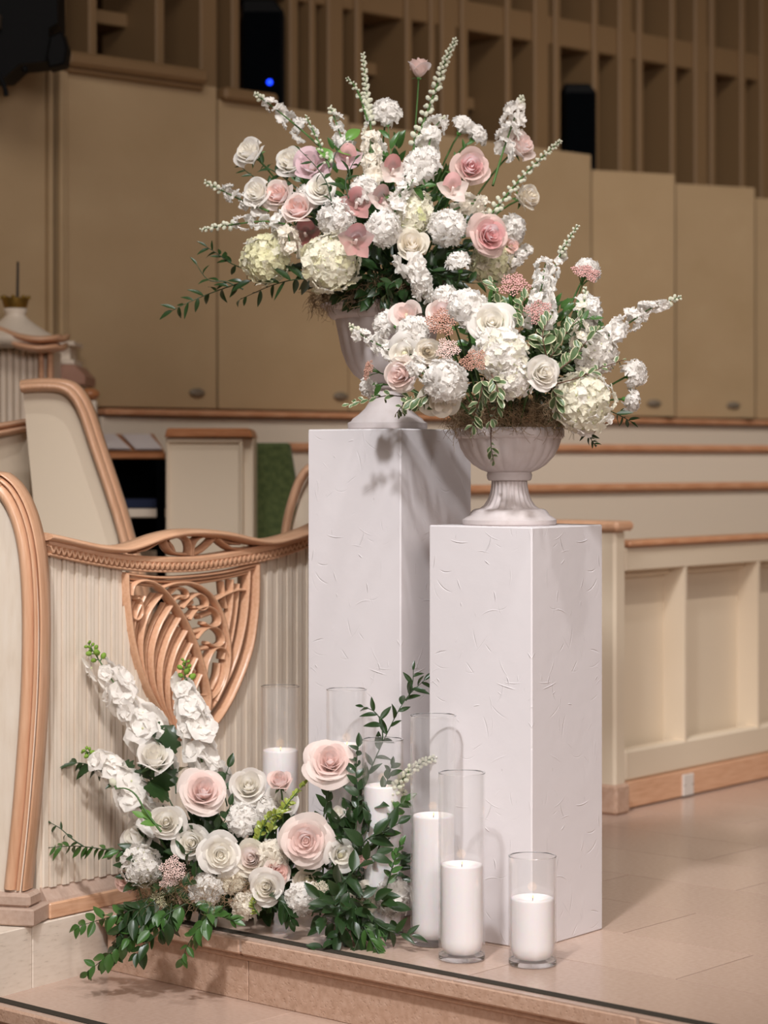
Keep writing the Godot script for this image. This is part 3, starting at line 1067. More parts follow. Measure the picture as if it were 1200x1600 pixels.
	put("backrest", front_panel([Vector2(392, 696), Vector2(395, 692), Vector2(449, 692), Vector2(453, 695), Vector2(461, 742), Vector2(463, 760), Vector2(463, 990), Vector2(392, 990)], dg, 0.07, 0.012).mesh(), M["green_velvet"], ch, off)
	put("seat", boxm(Vector3(0, 0.43, 0.19), Vector3(0.15, 0.09, 0.34), 0.02), M["green_velvet"], ch)
	for k in [[-1, 0], [1, 0], [-1, 1], [1, 1]]:
		put("leg", boxm(Vector3(0.06 * k[0], 0.2, -0.02 + 0.36 * k[1]), Vector3(0.03, 0.4, 0.03), 0.004), M["wood_brown"], ch)

	# --- stage light hanging at the upper corner
	var ds := 7.0
	var sp := thing("stage_light", "black stage light hanging in the upper corner in front of the beige panels", "stage light", Transform3D(Basis(), at(45, 60, ds)))
	off = Transform3D(Basis(), -sp.position)
	put("housing", front_panel([Vector2(-60, -90), Vector2(88, -90), Vector2(90, 36), Vector2(76, 44), Vector2(76, 58), Vector2(88, 66), Vector2(90, 84), Vector2(70, 96), Vector2(30, 100), Vector2(8, 120), Vector2(-60, 122)], ds, 0.17, 0.008).mesh(), M["black"], sp, off)
	put("end_plate", front_panel([Vector2(78, 56), Vector2(97, 48), Vector2(105, 74), Vector2(101, 100), Vector2(76, 106), Vector2(72, 88)], ds - 0.03, 0.09, 0.006).mesh(), M["black"], sp, off)
	m = MB.new()
	m.ball(at(39, 108, ds - 0.02), Vector3(0.011, 0.013, 0.011), 8, 6)
	put("focus_knob", m.mesh(), M["black"], sp, off)
	m = MB.new()
	m.ball(at(-10, 122, ds - 0.02), Vector3(0.012, 0.013, 0.011), 8, 6)
	put("focus_knob", m.mesh(), M["black"], sp, off)
	m = MB.new()
	m.sweep(px_path([Vector2(-2, 116), Vector2(4, 128), Vector2(8, 140), Vector2(10, 150)], ds - 0.03), rect(0.014, 0.012), Vector3(0, 0, 1))
	put("handle", m.mesh(), M["black"], sp, off)
	m = MB.new()
	m.tube([at(-5, 24, ds - 0.01), at(-5, 46, ds - 0.01)], 0.016, 0.016, 10)
	put("adjusting_screw", m.mesh(), M["dark_iron"], sp, off)
	m = MB.new()
	m.tube([at(20, -80, ds + 0.08), at(20, -600, ds + 0.08), at(20, -2560, ds + 0.08)], 0.02, 0.02, 10)
	put("hanging_pole", m.mesh(), M["black"], sp, off)


# ---------- carved parapet ----------
var PO: Vector3
var PV: Vector3

func pp(px: float, py: float, out := 0.0) -> Vector3:     # pixel -> (along, up, out) in the parapet's own plane
	var k := (px - 600.0) / F
	var s := (k * -PO.z - PO.x) / (PV.x + k * PV.z)
	var d := -(PO.z + PV.z * s)
	return Vector3(s, EYE - (py - HZ) / F * d, out)

func pcurve(pts: Array, out := 0.0, n := 5) -> Array:
	var o := []
	for p in pts:
		o.append(pp(p[0], p[1], out))
	return spl(o, n)

func along(tab: Array, s: float) -> float:                # value of a table of points (s, y) at s
	if s <= tab[0].x: return tab[0].y
	for i in tab.size() - 1:
		if s <= tab[i + 1].x:
			return lerpf(tab[i].y, tab[i + 1].y, (s - tab[i].x) / (tab[i + 1].x - tab[i].x))
	return tab[-1].y

func parapet() -> void:
	PO = at(62, 720, 5.21)
	PO.y = 0.0
	PV = Vector3(cos(deg_to_rad(52.0)), 0, -sin(deg_to_rad(52.0)))
	var n := PV.cross(Vector3.UP)
	var T := Transform3D(Basis(PV, Vector3.UP, n), PO)
	var p := thing("carved_parapet", "cream fluted parapet with carved wooden shield, toothed frieze and curved rail behind the floor arrangement", "parapet", T)
	var L := 0.985
	# curves of the rail and of the frieze
	var teeth_lo := pcurve([[66, 866], [140, 881], [215, 889], [290, 889], [345, 883], [400, 873], [440, 862], [478, 848], [520, 832]])
	var lo_tab := []
	for q in teeth_lo:
		lo_tab.append(Vector2(q.x, q.y))
	# shield outline, in the plane
	var left := pcurve([[189, 897], [190, 925], [193, 955], [199, 1000], [212, 1050], [232, 1095], [254, 1130], [276, 1152]])
	var right := pcurve([[393, 882], [393, 915], [391, 955], [383, 1010], [366, 1060], [344, 1105], [318, 1138], [280, 1153]])
	var sl := []
	for q in left:
		sl.append(Vector2(q.x, q.y))
	for i in range(right.size() - 1, -1, -1):
		if right[i].x > sl[-1].x:
			sl.append(Vector2(right[i].x, right[i].y))
	# battens: a broad one and two slim ones, over and over
	var bm := MB.new()
	var bars := [[0.0, 0.0185, 0.008], [0.0205, 0.0085, 0.0115], [0.031, 0.0085, 0.0115]]
	var shapes := []
	for b in bars:
		bm = MB.new()
		var prof := half_round(b[1], b[2] * 1.6, 4)
		bm.sweep([Vector3(0, 0, 0), Vector3(0, 1, 0)], prof, Vector3(0, 0, 1))
		shapes.append(bm.mesh())
	var s := 0.004
	while s < L:
		for k in 3:
			var c: float = s + bars[k][0] + (0.0095 if k == 0 else 0.0038)
			if c > L - 0.006: continue
			var hw: float = bars[k][1] / 2.0
			var head := PackedVector2Array([Vector2(c + hw, 0.068)])
			for e in 5:
				var ce: float = c + hw - hw * 2.0 * e / 4.0
				var top := along(lo_tab, ce) + 0.004
				if ce > left[0].x and ce < right[0].x:
					top = minf(top, along(sl, ce))
				head.append(Vector2(ce, top))
			head.append(Vector2(c - hw, 0.068))
			var bt := MB.new()
			bt.prism(head, -0.002, bars[k][2], Transform3D(), 0.0028 if k == 0 else 0.003)
			put_st("batten", bt, "cream_batten", p)
		s += 0.0405
	# backing boards left and right of the shield and below it
	var bb := MB.new()
	var poly := PackedVector2Array([Vector2(-0.01, 0.0), Vector2(L, 0.0)])
	for i in range(lo_tab.size() - 1, -1, -1):
		if lo_tab[i].x > right[0].x + 0.012 and lo_tab[i].x < L: poly.append(lo_tab[i])
	poly.append(Vector2(right[0].x + 0.006, along(lo_tab, right[0].x)))
	for i in range(sl.size() - 1, -1, -1):
		poly.append(sl[i] + Vector2(0, -0.004))
	poly.append(Vector2(left[0].x - 0.006, along(lo_tab, left[0].x)))
	for i in range(lo_tab.size() - 1, -1, -1):
		if lo_tab[i].x < left[0].x - 0.012 and lo_tab[i].x > -0.01: poly.append(lo_tab[i])
	poly.append(Vector2(-0.01, lo_tab[0].y))
	bb.prism(poly, -0.05, 0.0)
	put("backing_board", bb.mesh(), M["cream_batten"], p)
	# rail: the wavy top and the straight-sagging lower bar, the crest between them stays open
	var wave := pcurve([[60, 838], [80, 842], [110, 849], [145, 856], [180, 858], [205, 852], [235, 841], [265, 834], [290, 832], [320, 833], [350, 837], [385, 845], [412, 847], [440, 841], [478, 828], [520, 806]], 0.012)
	var m := MB.new()
	m.sweep(wave, half_round(0.020, 0.062), Vector3(0, 0, 1))
	put("top_rail", m.mesh(), M["wood"], p)
	var low := pcurve([[64, 846], [110, 857], [150, 866], [200, 873], [250, 875], [300, 874], [350, 867], [400, 857], [440, 848], [480, 836], [520, 820]], 0.006)
	m = MB.new()
	m.sweep(low, rect(0.018, 0.045, 0.005), Vector3(0, 0, 1), Vector2(1, 1), true)
	put("lower_rail", m.mesh(), M["wood"], p)
	# toothed frieze: a recessed strip, and a zigzag bar in front of it
	var mid := pcurve([[65, 857], [140, 873], [215, 883], [290, 883.5], [345, 877], [400, 867.5], [440, 857], [478, 843], [520, 827]], 0.0, 12)
	m = MB.new()
	m.sweep(mid, rect(0.020, 0.01), Vector3(0, 0, 1), Vector2(1, 1), true)
	put("frieze_ground", m.mesh(), M["wood"], p, Transform3D(Basis(), Vector3(0, 0, -0.05)))
	m = MB.new()
	var acc := 0.0
	var zig := []
	var pitch := 0.0088
	var up := true
	for i in mid.size() - 1:
		var a: Vector3 = mid[i]; var b: Vector3 = mid[i + 1]
		var len := a.distance_to(b)
		while acc < len:
			var q := a.lerp(b, acc / len)
			zig.append(q + Vector3(0, 0.0076 if up else -0.0076, 0.014))
			up = not up
			acc += pitch
		acc -= len
	for i in zig.size() - 1:
		m.sweep([zig[i], zig[i + 1]], rect(0.0046, 0.034), Vector3(0, 0, 1), Vector2(1, 1), true)
	put("zigzag_teeth", m.mesh(), M["wood"], p)
	for k in 2:
		m = MB.new()
		var e := []
		for q in mid:
			e.append(q + Vector3(0, [0.0118, -0.0126][k], -0.012))
		m.sweep(e, rect(0.006, 0.08, 0.002), Vector3(0, 0, 1), Vector2(1, 1), true)
		put("frieze_bead", m.mesh(), M["wood"], p)
	# cove moulding just over the shield
	for k in 2:
		m = MB.new()
		m.sweep(pcurve([[187, 896 + 6 * k], [240, 902 + 6 * k], [290, 900 + 6 * k], [345, 893 + 6 * k], [396, 881 + 6 * k]], 0.012 - 0.006 * k), half_round(0.008, 0.02), Vector3(0, 0, 1))
		put("shield_cornice", m.mesh(), M["wood"], p)
	# shield frame
	var carve := func(called: String, pts: Array, w: float, h: float, out := 0.0, taper := Vector2(1, 1)) -> void:
		var c := MB.new()
		c.sweep(pcurve(pts, out), half_round(w, h, 5), Vector3(0, 0, 1), taper)
		put(called, c.mesh(), M["wood"], p)
	carve.call("shield_border", [[189, 897], [190, 925], [193, 955], [199, 1000], [212, 1050], [232, 1095], [254, 1130], [280, 1154]], 0.013, 0.034, 0.008)
	carve.call("shield_border", [[393, 882], [393, 915], [391, 955], [383, 1010], [366, 1060], [344, 1105], [318, 1138], [278, 1156]], 0.017, 0.036, 0.008)
	carve.call("shield_border", [[383, 892], [381, 930], [376, 975], [364, 1025], [344, 1072], [322, 1108], [290, 1140]], 0.012, 0.03, 0.002)
	carve.call("shield_border", [[197, 905], [199, 960], [208, 1010], [224, 1060], [246, 1105], [268, 1136]], 0.008, 0.024, -0.004)
	carve.call("shield_border", [[194, 909], [245, 915], [292, 912], [340, 905], [386, 894]], 0.009, 0.024, 0.0)
	# ribs of the palm leaf: a broad front face and a slim edge each
	var ribs := [
		[[222, 932], [208, 965], [206, 1005], [217, 1055], [240, 1100]],
		[[244, 926], [224, 955], [215, 1000], [222, 1055], [250, 1112]],
		[[258, 936], [238, 972], [228, 1015], [236, 1070], [258, 1122]],
		[[270, 950], [251, 987], [241, 1030], [245, 1080], [264, 1130]],
		[[280, 964], [262, 1000], [251, 1045], [254, 1095], [268, 1134]],
		[[288, 980], [271, 1014], [261, 1055], [262, 1098], [272, 1136]],
		[[295, 994], [279, 1028], [269, 1070], [270, 1110], [275, 1138]],
		[[301, 1010], [287, 1042], [277, 1080], [276, 1115], [278, 1140]],
		[[307, 1030], [295, 1058], [285, 1090], [281, 1120], [281, 1142]],
		[[312, 1050], [302, 1074], [293, 1100], [287, 1124], [284, 1144]]]
	for i in 8:
		var fr := i * 9.0 / 7.0
		var lo: Array = ribs[int(fr)]
		var hi: Array = ribs[mini(int(fr) + 1, 9)]
		var rib := []
		for q in mini(lo.size(), hi.size()):
			rib.append([lerpf(lo[q][0], hi[q][0], fr - int(fr)), lerpf(lo[q][1], hi[q][1], fr - int(fr))])
		carve.call("leaf_rib", rib, 0.0098, 0.03, -0.004, Vector2(1.15, 0.6))
		var e := []
		for q in rib:
			e.append([q[0] - 4.6, q[1] - 1.8])
		carve.call("leaf_rib_edge", e, 0.005, 0.018, -0.012, Vector2(1.0, 0.6))
	carve.call("stem", [[196, 930], [200, 914], [216, 907], [238, 914], [262, 940], [284, 976], [300, 1014], [311, 1052], [318, 1085], [316, 1110]], 0.010, 0.034, 0.008)
	carve.call("inner_arch", [[246, 918], [268, 911], [296, 912], [320, 927], [338, 955], [348, 990], [351, 1025], [345, 1062], [330, 1095]], 0.011, 0.032, 0.004)
	carve.call("scroll", [[199, 928], [196, 945], [199, 962], [209, 968], [217, 958], [215, 940], [210, 934]], 0.009, 0.03, 0.0)
	carve.call("scroll", [[262, 928], [273, 919], [286, 921], [290, 930], [284, 935], [276, 932]], 0.008, 0.026, -0.002)
	carve.call("scroll", [[268, 938], [278, 932], [292, 934], [297, 942], [288, 946]], 0.010, 0.026, -0.004)
	carve.call("scroll", [[280, 950], [292, 936], [306, 928], [317, 936], [318, 948], [309, 953], [298, 948]], 0.008, 0.03, 0.0)
	carve.call("scroll", [[291, 968], [303, 952], [322, 948], [336, 960], [337, 974], [326, 979], [314, 973]], 0.008, 0.03, 0.0)
	carve.call("scroll", [[302, 998], [314, 984], [330, 980], [342, 990], [343, 1004], [332, 1010], [320, 1004]], 0.008, 0.03, 0.0)
	carve.call("scroll", [[316, 1070], [317, 1042], [328, 1016], [341, 1012], [349, 1024], [346, 1052], [336, 1078], [322, 1092], [316, 1084]], 0.009, 0.032, 0.0)
	for q in [[296, 958, 306, 966], [305, 982, 318, 990], [310, 1010, 322, 1018], [318, 958, 326, 964]]:
		carve.call("leaf_knop", [[q[0] - 8, q[1] + 6], [(q[0] + q[2]) / 2.0 - 4, (q[1] + q[3]) / 2.0], [q[2], q[3] - 6]], 0.013, 0.026, -0.006)
	carve.call("scroll_filling", [[330, 1078], [340, 1058], [343, 1036]], 0.012, 0.024, -0.01)
	carve.call("slat", [[359, 905], [358, 945], [351, 990], [345, 1030]], 0.011, 0.026, -0.002)
	carve.call("slat", [[346, 908], [349, 935], [352, 950]], 0.009, 0.024, -0.006)
	carve.call("slat", [[331, 938], [350, 928], [366, 922], [378, 922]], 0.009, 0.026, 0.0)
	carve.call("slat", [[371, 912], [368, 950], [360, 1000], [346, 1050]], 0.008, 0.024, -0.006)
	# crest between the rails
	carve.call("crest_leaf", [[205, 862], [222, 858], [240, 848], [258, 839]], 0.011, 0.034, 0.0)
	carve.call("crest_leaf", [[252, 842], [258, 856], [268, 864], [284, 866]], 0.010, 0.03, 0.0)
	carve.call("crest_leaf", [[260, 842], [276, 838], [288, 842], [293, 854], [292, 868]], 0.008, 0.03, 0.0)
	carve.call("crest_leaf", [[262, 846], [268, 854], [271, 862]], 0.010, 0.022, -0.006)
	carve.call("crest_leaf", [[295, 868], [297, 852], [304, 842], [316, 838], [330, 839]], 0.008, 0.03, 0.0)
	carve.call("crest_leaf", [[298, 866], [312, 860], [324, 850], [333, 840]], 0.014, 0.026, -0.004)
	carve.call("crest_leaf", [[334, 840], [346, 850], [358, 857], [376, 858]], 0.010, 0.032, 0.0)
	carve.call("crest_leaf", [[340, 842], [358, 848], [374, 849]], 0.010, 0.022, -0.006)
	carve.call("crest_leaf", [[170, 862], [190, 862], [206, 856]], 0.007, 0.024, 0.0)
	# far end beyond the rail
	var fd := 6.25
	var fe := thing("pew_end", "far pew end with curved wooden edge between the carved rail and the taller pedestal", "pew", Transform3D(Basis(), at(480, 840, fd) * Vector3(1, 0, 1)))
	var fo := Transform3D(Basis(), -fe.position)
	put("board", front_panel([Vector2(458, 812), Vector2(470, 770), Vector2(482, 744), Vector2(500, 734), Vector2(540, 732), Vector2(540, 1290), Vector2(446, 1290), Vector2(450, 850)], fd, 0.04).mesh(), M["cream_panel"], fe, fo)
	var fm := MB.new()
	fm.sweep(px_path([Vector2(440, 900), Vector2(447, 826), Vector2(456, 786), Vector2(468, 752), Vector2(482, 733), Vector2(502, 724), Vector2(540, 722)], fd - 0.01), half_round(0.026, 0.05), Vector3(0, 0, 1))
	put("edge_moulding", fm.mesh(), M["wood_upright"], fe, fo)
	# plinth
	var pl := MB.new()
	pl.prism(PackedVector2Array([Vector2(-0.06, 0.036), Vector2(0.026, 0.036), Vector2(0.024, 0.042), Vector2(0.006, 0.066), Vector2(0.004, 0.07), Vector2(-0.06, 0.07)]), 0.0, L, Transform3D(Basis(Vector3(0, 0, 1), Vector3.UP, Vector3(1, 0, 0)), Vector3.ZERO))
	put("sloped_plinth", pl.mesh(), M["stone_0"], p)
	put("plinth", boxm(Vector3(L / 2, 0.018, -0.012), Vector3(L, 0.036, 0.094), 0.003), M["wood"], p)
	# ends: a curved moulding at either side with a fluted board beyond it
	for side in [-1]:
		var e := thing("parapet_end", ["", "fluted cream end board with curved grooved wooden edge, nearest to the marble wall", "far fluted end board with curved wooden edge, just showing beside the taller pedestal"][1 if side < 0 else 2], "parapet", Transform3D())
		var ux := PV.cross(Vector3.UP)        # the boards stand square to the parapet
		ux = (-ux if side < 0 else ux)
		var px_edge := [[0, 737], [12, 741], [30, 757], [46, 783], [58, 815], [66, 850], [71, 890], [74, 950], [74, 1020], [71, 1100], [64, 1200], [56, 1290], [45, 1390]]
		var d_edge := 5.16
		var edge := []
		for q in px_edge:
			edge.append(at(q[0], q[1], d_edge))
		var corner := at(40, 1390, d_edge)
		corner.y = 0.0
		# local board frame: x away from the parapet, y up
		var bx := Vector3(-1, 0, -0.25).normalized() if side < 0 else Vector3(1, 0, 0.25).normalized()
		var org: Vector3 = corner if side < 0 else PO + PV * 0.925 + n * 0.02
		var ET := Transform3D(Basis(bx, Vector3.UP, bx.cross(Vector3.UP)), org)
		e.transform = ET
		var fz := 1.0 if side > 0 else -1.0      # which way the face looks in local z
		var loc := []
		for q in edge:
			var dx: float = (corner.x - q.x) / 0.97
			loc.append(Vector3(dx, q.y, 0.0))
		loc.push_front(Vector3(0.12, loc[0].y + 0.006, 0))
		var path := spl(loc, 5)
		for st in [[0.032, 0.034, 0.05, 0.006, "edge_moulding"], [0.0115, 0.0125, 0.05, 0.0, "edge_bead"], [0.0, 0.0105, 0.05, -0.007, "edge_fillet"]]:
			var c := MB.new()
			var sh := []
			for i in path.size():
				var Tn: Vector3 = (path[mini(i + 1, path.size() - 1)] - path[maxi(i - 1, 0)]).normalized()
				var nn := Vector3(-Tn.y, Tn.x, 0)
				if nn.x < 0: nn = -nn
				if absf(Tn.x) > 0.95: nn = Vector3(0, -1, 0)
				sh.append(path[i] + nn * (st[0] + 0.006) + Vector3(0, 0, fz * st[3]))
			c.sweep(sh, half_round(st[1], st[2]), Vector3(0, 0, fz))
			put(st[4], c.mesh(), M["wood_upright"], e)
		var pg := PackedVector2Array()
		for q in path:
			pg.append(Vector2(q.x + 0.012, q.y - 0.012))
		pg.append(Vector2(0.012, 0.06))
		pg.append(Vector2(0.4, 0.06))
		pg.append(Vector2(0.4, pg[0].y))
		var c := MB.new()
		c.prism(pg, -0.02, 0.012 * 1.0)
		put("end_board", c.mesh(), M["cream_batten"], e)
		for k in 8:
			var x := 0.05 + 0.02 * k
			put("batten", shapes[k % 3], M["cream_batten"], e, Transform3D(Basis(Vector3(1, 0, 0), Vector3(0, 0.82 if k < 2 else 0.93, 0), Vector3(0, 0, fz)), Vector3(x, 0.07, fz * 0.012)))
		var pd := MB.new()
		pd.box(Vector3(0.21, 0.02, 0), Vector3(0.5, 0.04, 0.1), 0.004)
		put("plinth", pd.mesh(), M["stone_0"], e)
		pd = MB.new()
		pd.box(Vector3(0.21, 0.055, 0), Vector3(0.47, 0.034, 0.075), 0.008)
		put("upper_plinth", pd.mesh(), M["stone_0"], e)


# ---------- pedestals and urns ----------
const P1C := Vector3(0.2988, 0, -5.055)
const P2C := Vector3(0.0145, 0, -5.3965)

func pedestals() -> void:
	for q in [[fl(831, 1485), 51.5, 0.918, "shorter white plaster pedestal with trowel marks, behind the candle cylinders"], [at(626, 720, 5.2), 52.0, 1.1374, "taller white plaster pedestal behind the shorter one, with leaf shadows on it"]]:
		var c: Vector3 = q[0]
		c.y = 0.0
		var a := deg_to_rad(q[1])
		var x := Vector3(cos(a), 0, -sin(a))
		var T := Transform3D(Basis(x, Vector3.UP, x.cross(Vector3.UP)), c)
		var L := 0.281
		var m := MB.new()
		m.box(Vector3(L / 2, q[2] / 2, -L / 2), Vector3(L, q[2], L), 0.0028)
		one("pedestal", m.mesh(), M["white_plaster"], q[3], "pedestal", T, "white pedestals")
	# the shorter, fluted urn
	var u := thing("urn", "shallow white fluted urn holding the short arrangement, on the shorter pedestal", "urn", Transform3D(Basis(), Vector3(0.2825, 0.918, -5.045)), "white urns")
	var m := MB.new()
	m.lathe([Vector2(0, 0), Vector2(0.104, 0), Vector2(0.106, 0.004), Vector2(0.106, 0.012), Vector2(0.106, 0.012), Vector2(0.098, 0.018), Vector2(0.091, 0.022), Vector2(0.086, 0.03), Vector2(0.082, 0.034), Vector2(0.077, 0.036), Vector2(0.077, 0.036), Vector2(0.066, 0.038), Vector2(0.058, 0.044), Vector2(0.05, 0.056), Vector2(0.044, 0.072), Vector2(0.041, 0.09), Vector2(0.04, 0.104)], 96, Vector3.ZERO, 24, 0.09, 0.037, 0.103)
	put_st("foot", m, "urn_paint", u)
	m = MB.new()
	m.lathe([Vector2(0.04, 0.1), Vector2(0.047, 0.1), Vector2(0.05, 0.104), Vector2(0.0515, 0.112), Vector2(0.0495, 0.118), Vector2(0.05, 0.122)], 48)
	put_st("collar", m, "urn_paint", u)
	m = MB.new()
	m.lathe([Vector2(0.0, 0.119), Vector2(0.05, 0.119), Vector2(0.064, 0.124), Vector2(0.083, 0.136), Vector2(0.1, 0.154), Vector2(0.111, 0.174), Vector2(0.1165, 0.192), Vector2(0.117, 0.196)], 144, Vector3.ZERO, 24, 0.035, 0.121, 0.194)
	put_st("fluted_bowl", m, "urn_paint", u)
	m = MB.new()
	m.lathe([Vector2(0.115, 0.194), Vector2(0.121, 0.196), Vector2(0.1235, 0.202), Vector2(0.1235, 0.212), Vector2(0.1235, 0.212), Vector2(0.12, 0.219), Vector2(0.111, 0.219), Vector2(0.109, 0.21), Vector2(0.104, 0.19), Vector2(0.0, 0.185)], 96)
	put_st("rim", m, "urn_paint", u)
	# the taller urn
	u = thing("urn", "tall white urn with a wide lipped rim holding the tall arrangement, on the taller pedestal", "urn", Transform3D(Basis(), Vector3(0.0085, 1.1374, -5.39)), "white urns")
	m = MB.new()
	m.lathe([Vector2(0, 0), Vector2(0.094, 0), Vector2(0.096, 0.004), Vector2(0.096, 0.016), Vector2(0.096, 0.016), Vector2(0.088, 0.02), Vector2(0.084, 0.026), Vector2(0.07, 0.036), Vector2(0.055, 0.05), Vector2(0.045, 0.066), Vector2(0.04, 0.086), Vector2(0.038, 0.1)], 64)
	put_st("foot", m, "urn_paint", u)
	m = MB.new()
	m.lathe([Vector2(0.0, 0.098), Vector2(0.046, 0.098), Vector2(0.052, 0.104), Vector2(0.048, 0.11), Vector2(0.06, 0.116), Vector2(0.082, 0.132), Vector2(0.1, 0.158), Vector2(0.112, 0.19), Vector2(0.12, 0.23), Vector2(0.127, 0.268)], 144, Vector3.ZERO, 20, 0.03, 0.112, 0.262)
	put_st("fluted_bowl", m, "urn_paint", u)
	m = MB.new()
	m.lathe([Vector2(0.124, 0.264), Vector2(0.134, 0.266), Vector2(0.144, 0.274), Vector2(0.146, 0.284), Vector2(0.146, 0.284), Vector2(0.15, 0.288), Vector2(0.156, 0.294), Vector2(0.156, 0.303), Vector2(0.156, 0.303), Vector2(0.146, 0.307), Vector2(0.134, 0.304), Vector2(0.12, 0.27), Vector2(0.0, 0.255)], 96)
	put_st("rim", m, "urn_paint", u)
	m = MB.new()
	for k in 60:
		var a := TAU * k / 60.0
		m.ball(Vector3(cos(a) * 0.157, 0.2985, sin(a) * 0.157), Vector3(0.006, 0.0045, 0.006), 6, 4)
	put_st("beaded_edge", m, "urn_paint", u)


# ---------- candles in glass cylinders ----------
func candles() -> void:
	var list := [
		# px, depth, radius, height of the glass, height of the candle, glass label, candle label
		[832, 4.725, 0.0505, 0.230, 0.142, "shortest clear glass cylinder, standing alone in front of the pedestal corner", "short white pillar candle in the shortest glass cylinder"],
		[721.5, 4.775, 0.0498, 0.3985, 0.204, "middle-height clear glass cylinder between the tall and the short one in front", "white pillar candle in the middle-height glass cylinder"],
		[677, 4.93, 0.0505, 0.503, 0.284, "tallest clear glass cylinder in front, standing beside the floor arrangement", "tall white pillar candle in the tallest front glass cylinder"],
		[438, 5.47, 0.0475, 0.513, 0.358, "clear glass cylinder standing before the fluted battens behind the floor arrangement", "tall white pillar candle before the fluted battens, behind the flowers"],
		[541.5, 5.16, 0.0465, 0.537, 0.410, "clear glass cylinder against the taller pedestal, behind the pink open rose", "white pillar candle against the taller pedestal, behind the pink rose"],
		[598, 5.03, 0.0465, 0.438, 0.335, "clear glass cylinder behind the climbing leaf sprays of the floor arrangement", "white pillar candle behind the climbing leaf sprays"]]
	for q in list:
		var c := at(q[0], 720, q[1])
		c.y = 0.0
		var r: float = q[2]
		var h: float = q[3]
		var hc: float = q[4]
		var t := thing("glass_cylinder", q[5], "glass cylinder", Transform3D(Basis(), c), "glass candle cylinders")
		var m := MB.new()
		m.lathe([Vector2(r, 0.012), Vector2(r, 0.1), Vector2(r, h - 0.002)], 64)
		m.lathe([Vector2(r - 0.003, 0.013), Vector2(r - 0.003, 0.1), Vector2(r - 0.003, h - 0.002)], 64, Vector3.ZERO, 0, 0.0, 0.0, 9.0, true)
		put_st("wall", m, "glass_pane", t)
		m = MB.new()
		m.lathe([Vector2(r - 0.003, h - 0.002), Vector2(r, h - 0.002), Vector2(r + 0.0004, h - 0.0008), Vector2(r - 0.0005, h), Vector2(r - 0.0025, h), Vector2(r - 0.0032, h - 0.001), Vector2(r - 0.003, h - 0.002)], 64)
		put_st("rim", m, "glass", t)
		m = MB.new()
		m.lathe([Vector2(0, 0.0005), Vector2(r - 0.004, 0.0005), Vector2(r - 0.001, 0.002), Vector2(r, 0.005), Vector2(r, 0.0118), Vector2(r, 0.0118), Vector2(r - 0.004, 0.0115), Vector2(r - 0.014, 0.0098), Vector2(0, 0.0095)], 64)
		put_st("thick_base", m, "glass", t)
		var cn := thing("pillar_candle", q[6], "candle", Transform3D(Basis(), c + Vector3(0, 0.0128, 0)), "white pillar candles")
		var rc := r - 0.0045
		var H := hc - 0.0128
		m = MB.new()
		m.lathe([Vector2(0, 0.001), Vector2(rc - 0.014, 0.001), Vector2(rc - 0.007, 0.005), Vector2(rc - 0.002, 0.016), Vector2(rc, 0.03), Vector2(rc, H * 0.6), Vector2(rc, H - 0.005), Vector2(rc - 0.002, H - 0.001), Vector2(rc - 0.005, H), Vector2(rc * 0.62, H - 0.002), Vector2(rc * 0.42, H - 0.007), Vector2(rc * 0.2, H - 0.009), Vector2(0, H - 0.0095)], 56)
		put_st("wax", m, "wax", cn)
		m = MB.new()
		m.tube([Vector3(0, H - 0.012, 0), Vector3(0.0005, H - 0.002, 0), Vector3(0.002, H + 0.002, 0)], 0.0009, 0.0007, 6)
		put_st("wick", m, "dark_iron", cn)
		m = MB.new()
		m.lathe([Vector2(0, 0), Vector2(0.0012, 0.0012), Vector2(0.0016, 0.0025), Vector2(0.0013, 0.0045), Vector2(0.0006, 0.007), Vector2(0, 0.0085)], 12, Vector3(0.001, H - 0.002, 0))
		put_st("flame", m, "flame_glow", cn)
		var l := OmniLight3D.new()
		l.name = "candle_light"
		l.light_color = rgb(255, 190, 110)
		l.light_energy = 0.00015
		l.light_size = 0.003
		l.omni_range = 20.0
		l.omni_attenuation = 2.0
		l.shadow_enabled = true
		cn.add_child(l, true)
		l.position = Vector3(0.001, H + 0.004, 0)


# ---------- flowers: prototypes are lists of parts, one unit in radius and opening along +y ----------
var protos := {}

func petal_grid(m: MB, phi: float, A: float, R0: float, H: float, curl: float, ripple: float, ph: float, point: float, nu := 8, nv := 6) -> void:
	m.grid(func(a: float, b: float) -> Vector3:
		var u := a * 2.0 - 1.0
		var w := 0.5 + 0.5 * smoothstep(0.0, 0.6, b)
		var al := phi + u * A * w
		var lip := maxf(0.0, (b - 0.62) / 0.38)
		var r := R0 * pow(sin(PI * 0.5 * minf(1.0, b * 1.15 + 0.04)), 0.75)
		r += curl * lip * lip * (1.0 - 0.35 * u * u) + ripple * sin(3.2 * u + ph) * b
		var y := H * pow(b, 1.15) * (1.0 - 0.46 * pow(absf(u), 2.3) * b) - curl * 0.55 * lip * lip + point * (1.0 - absf(u)) * b * b
		y += ripple * 0.7 * sin(4.0 * u + ph * 1.7) * b
		return Vector3(cos(al) * r, y, sin(al) * r), nu, nv)

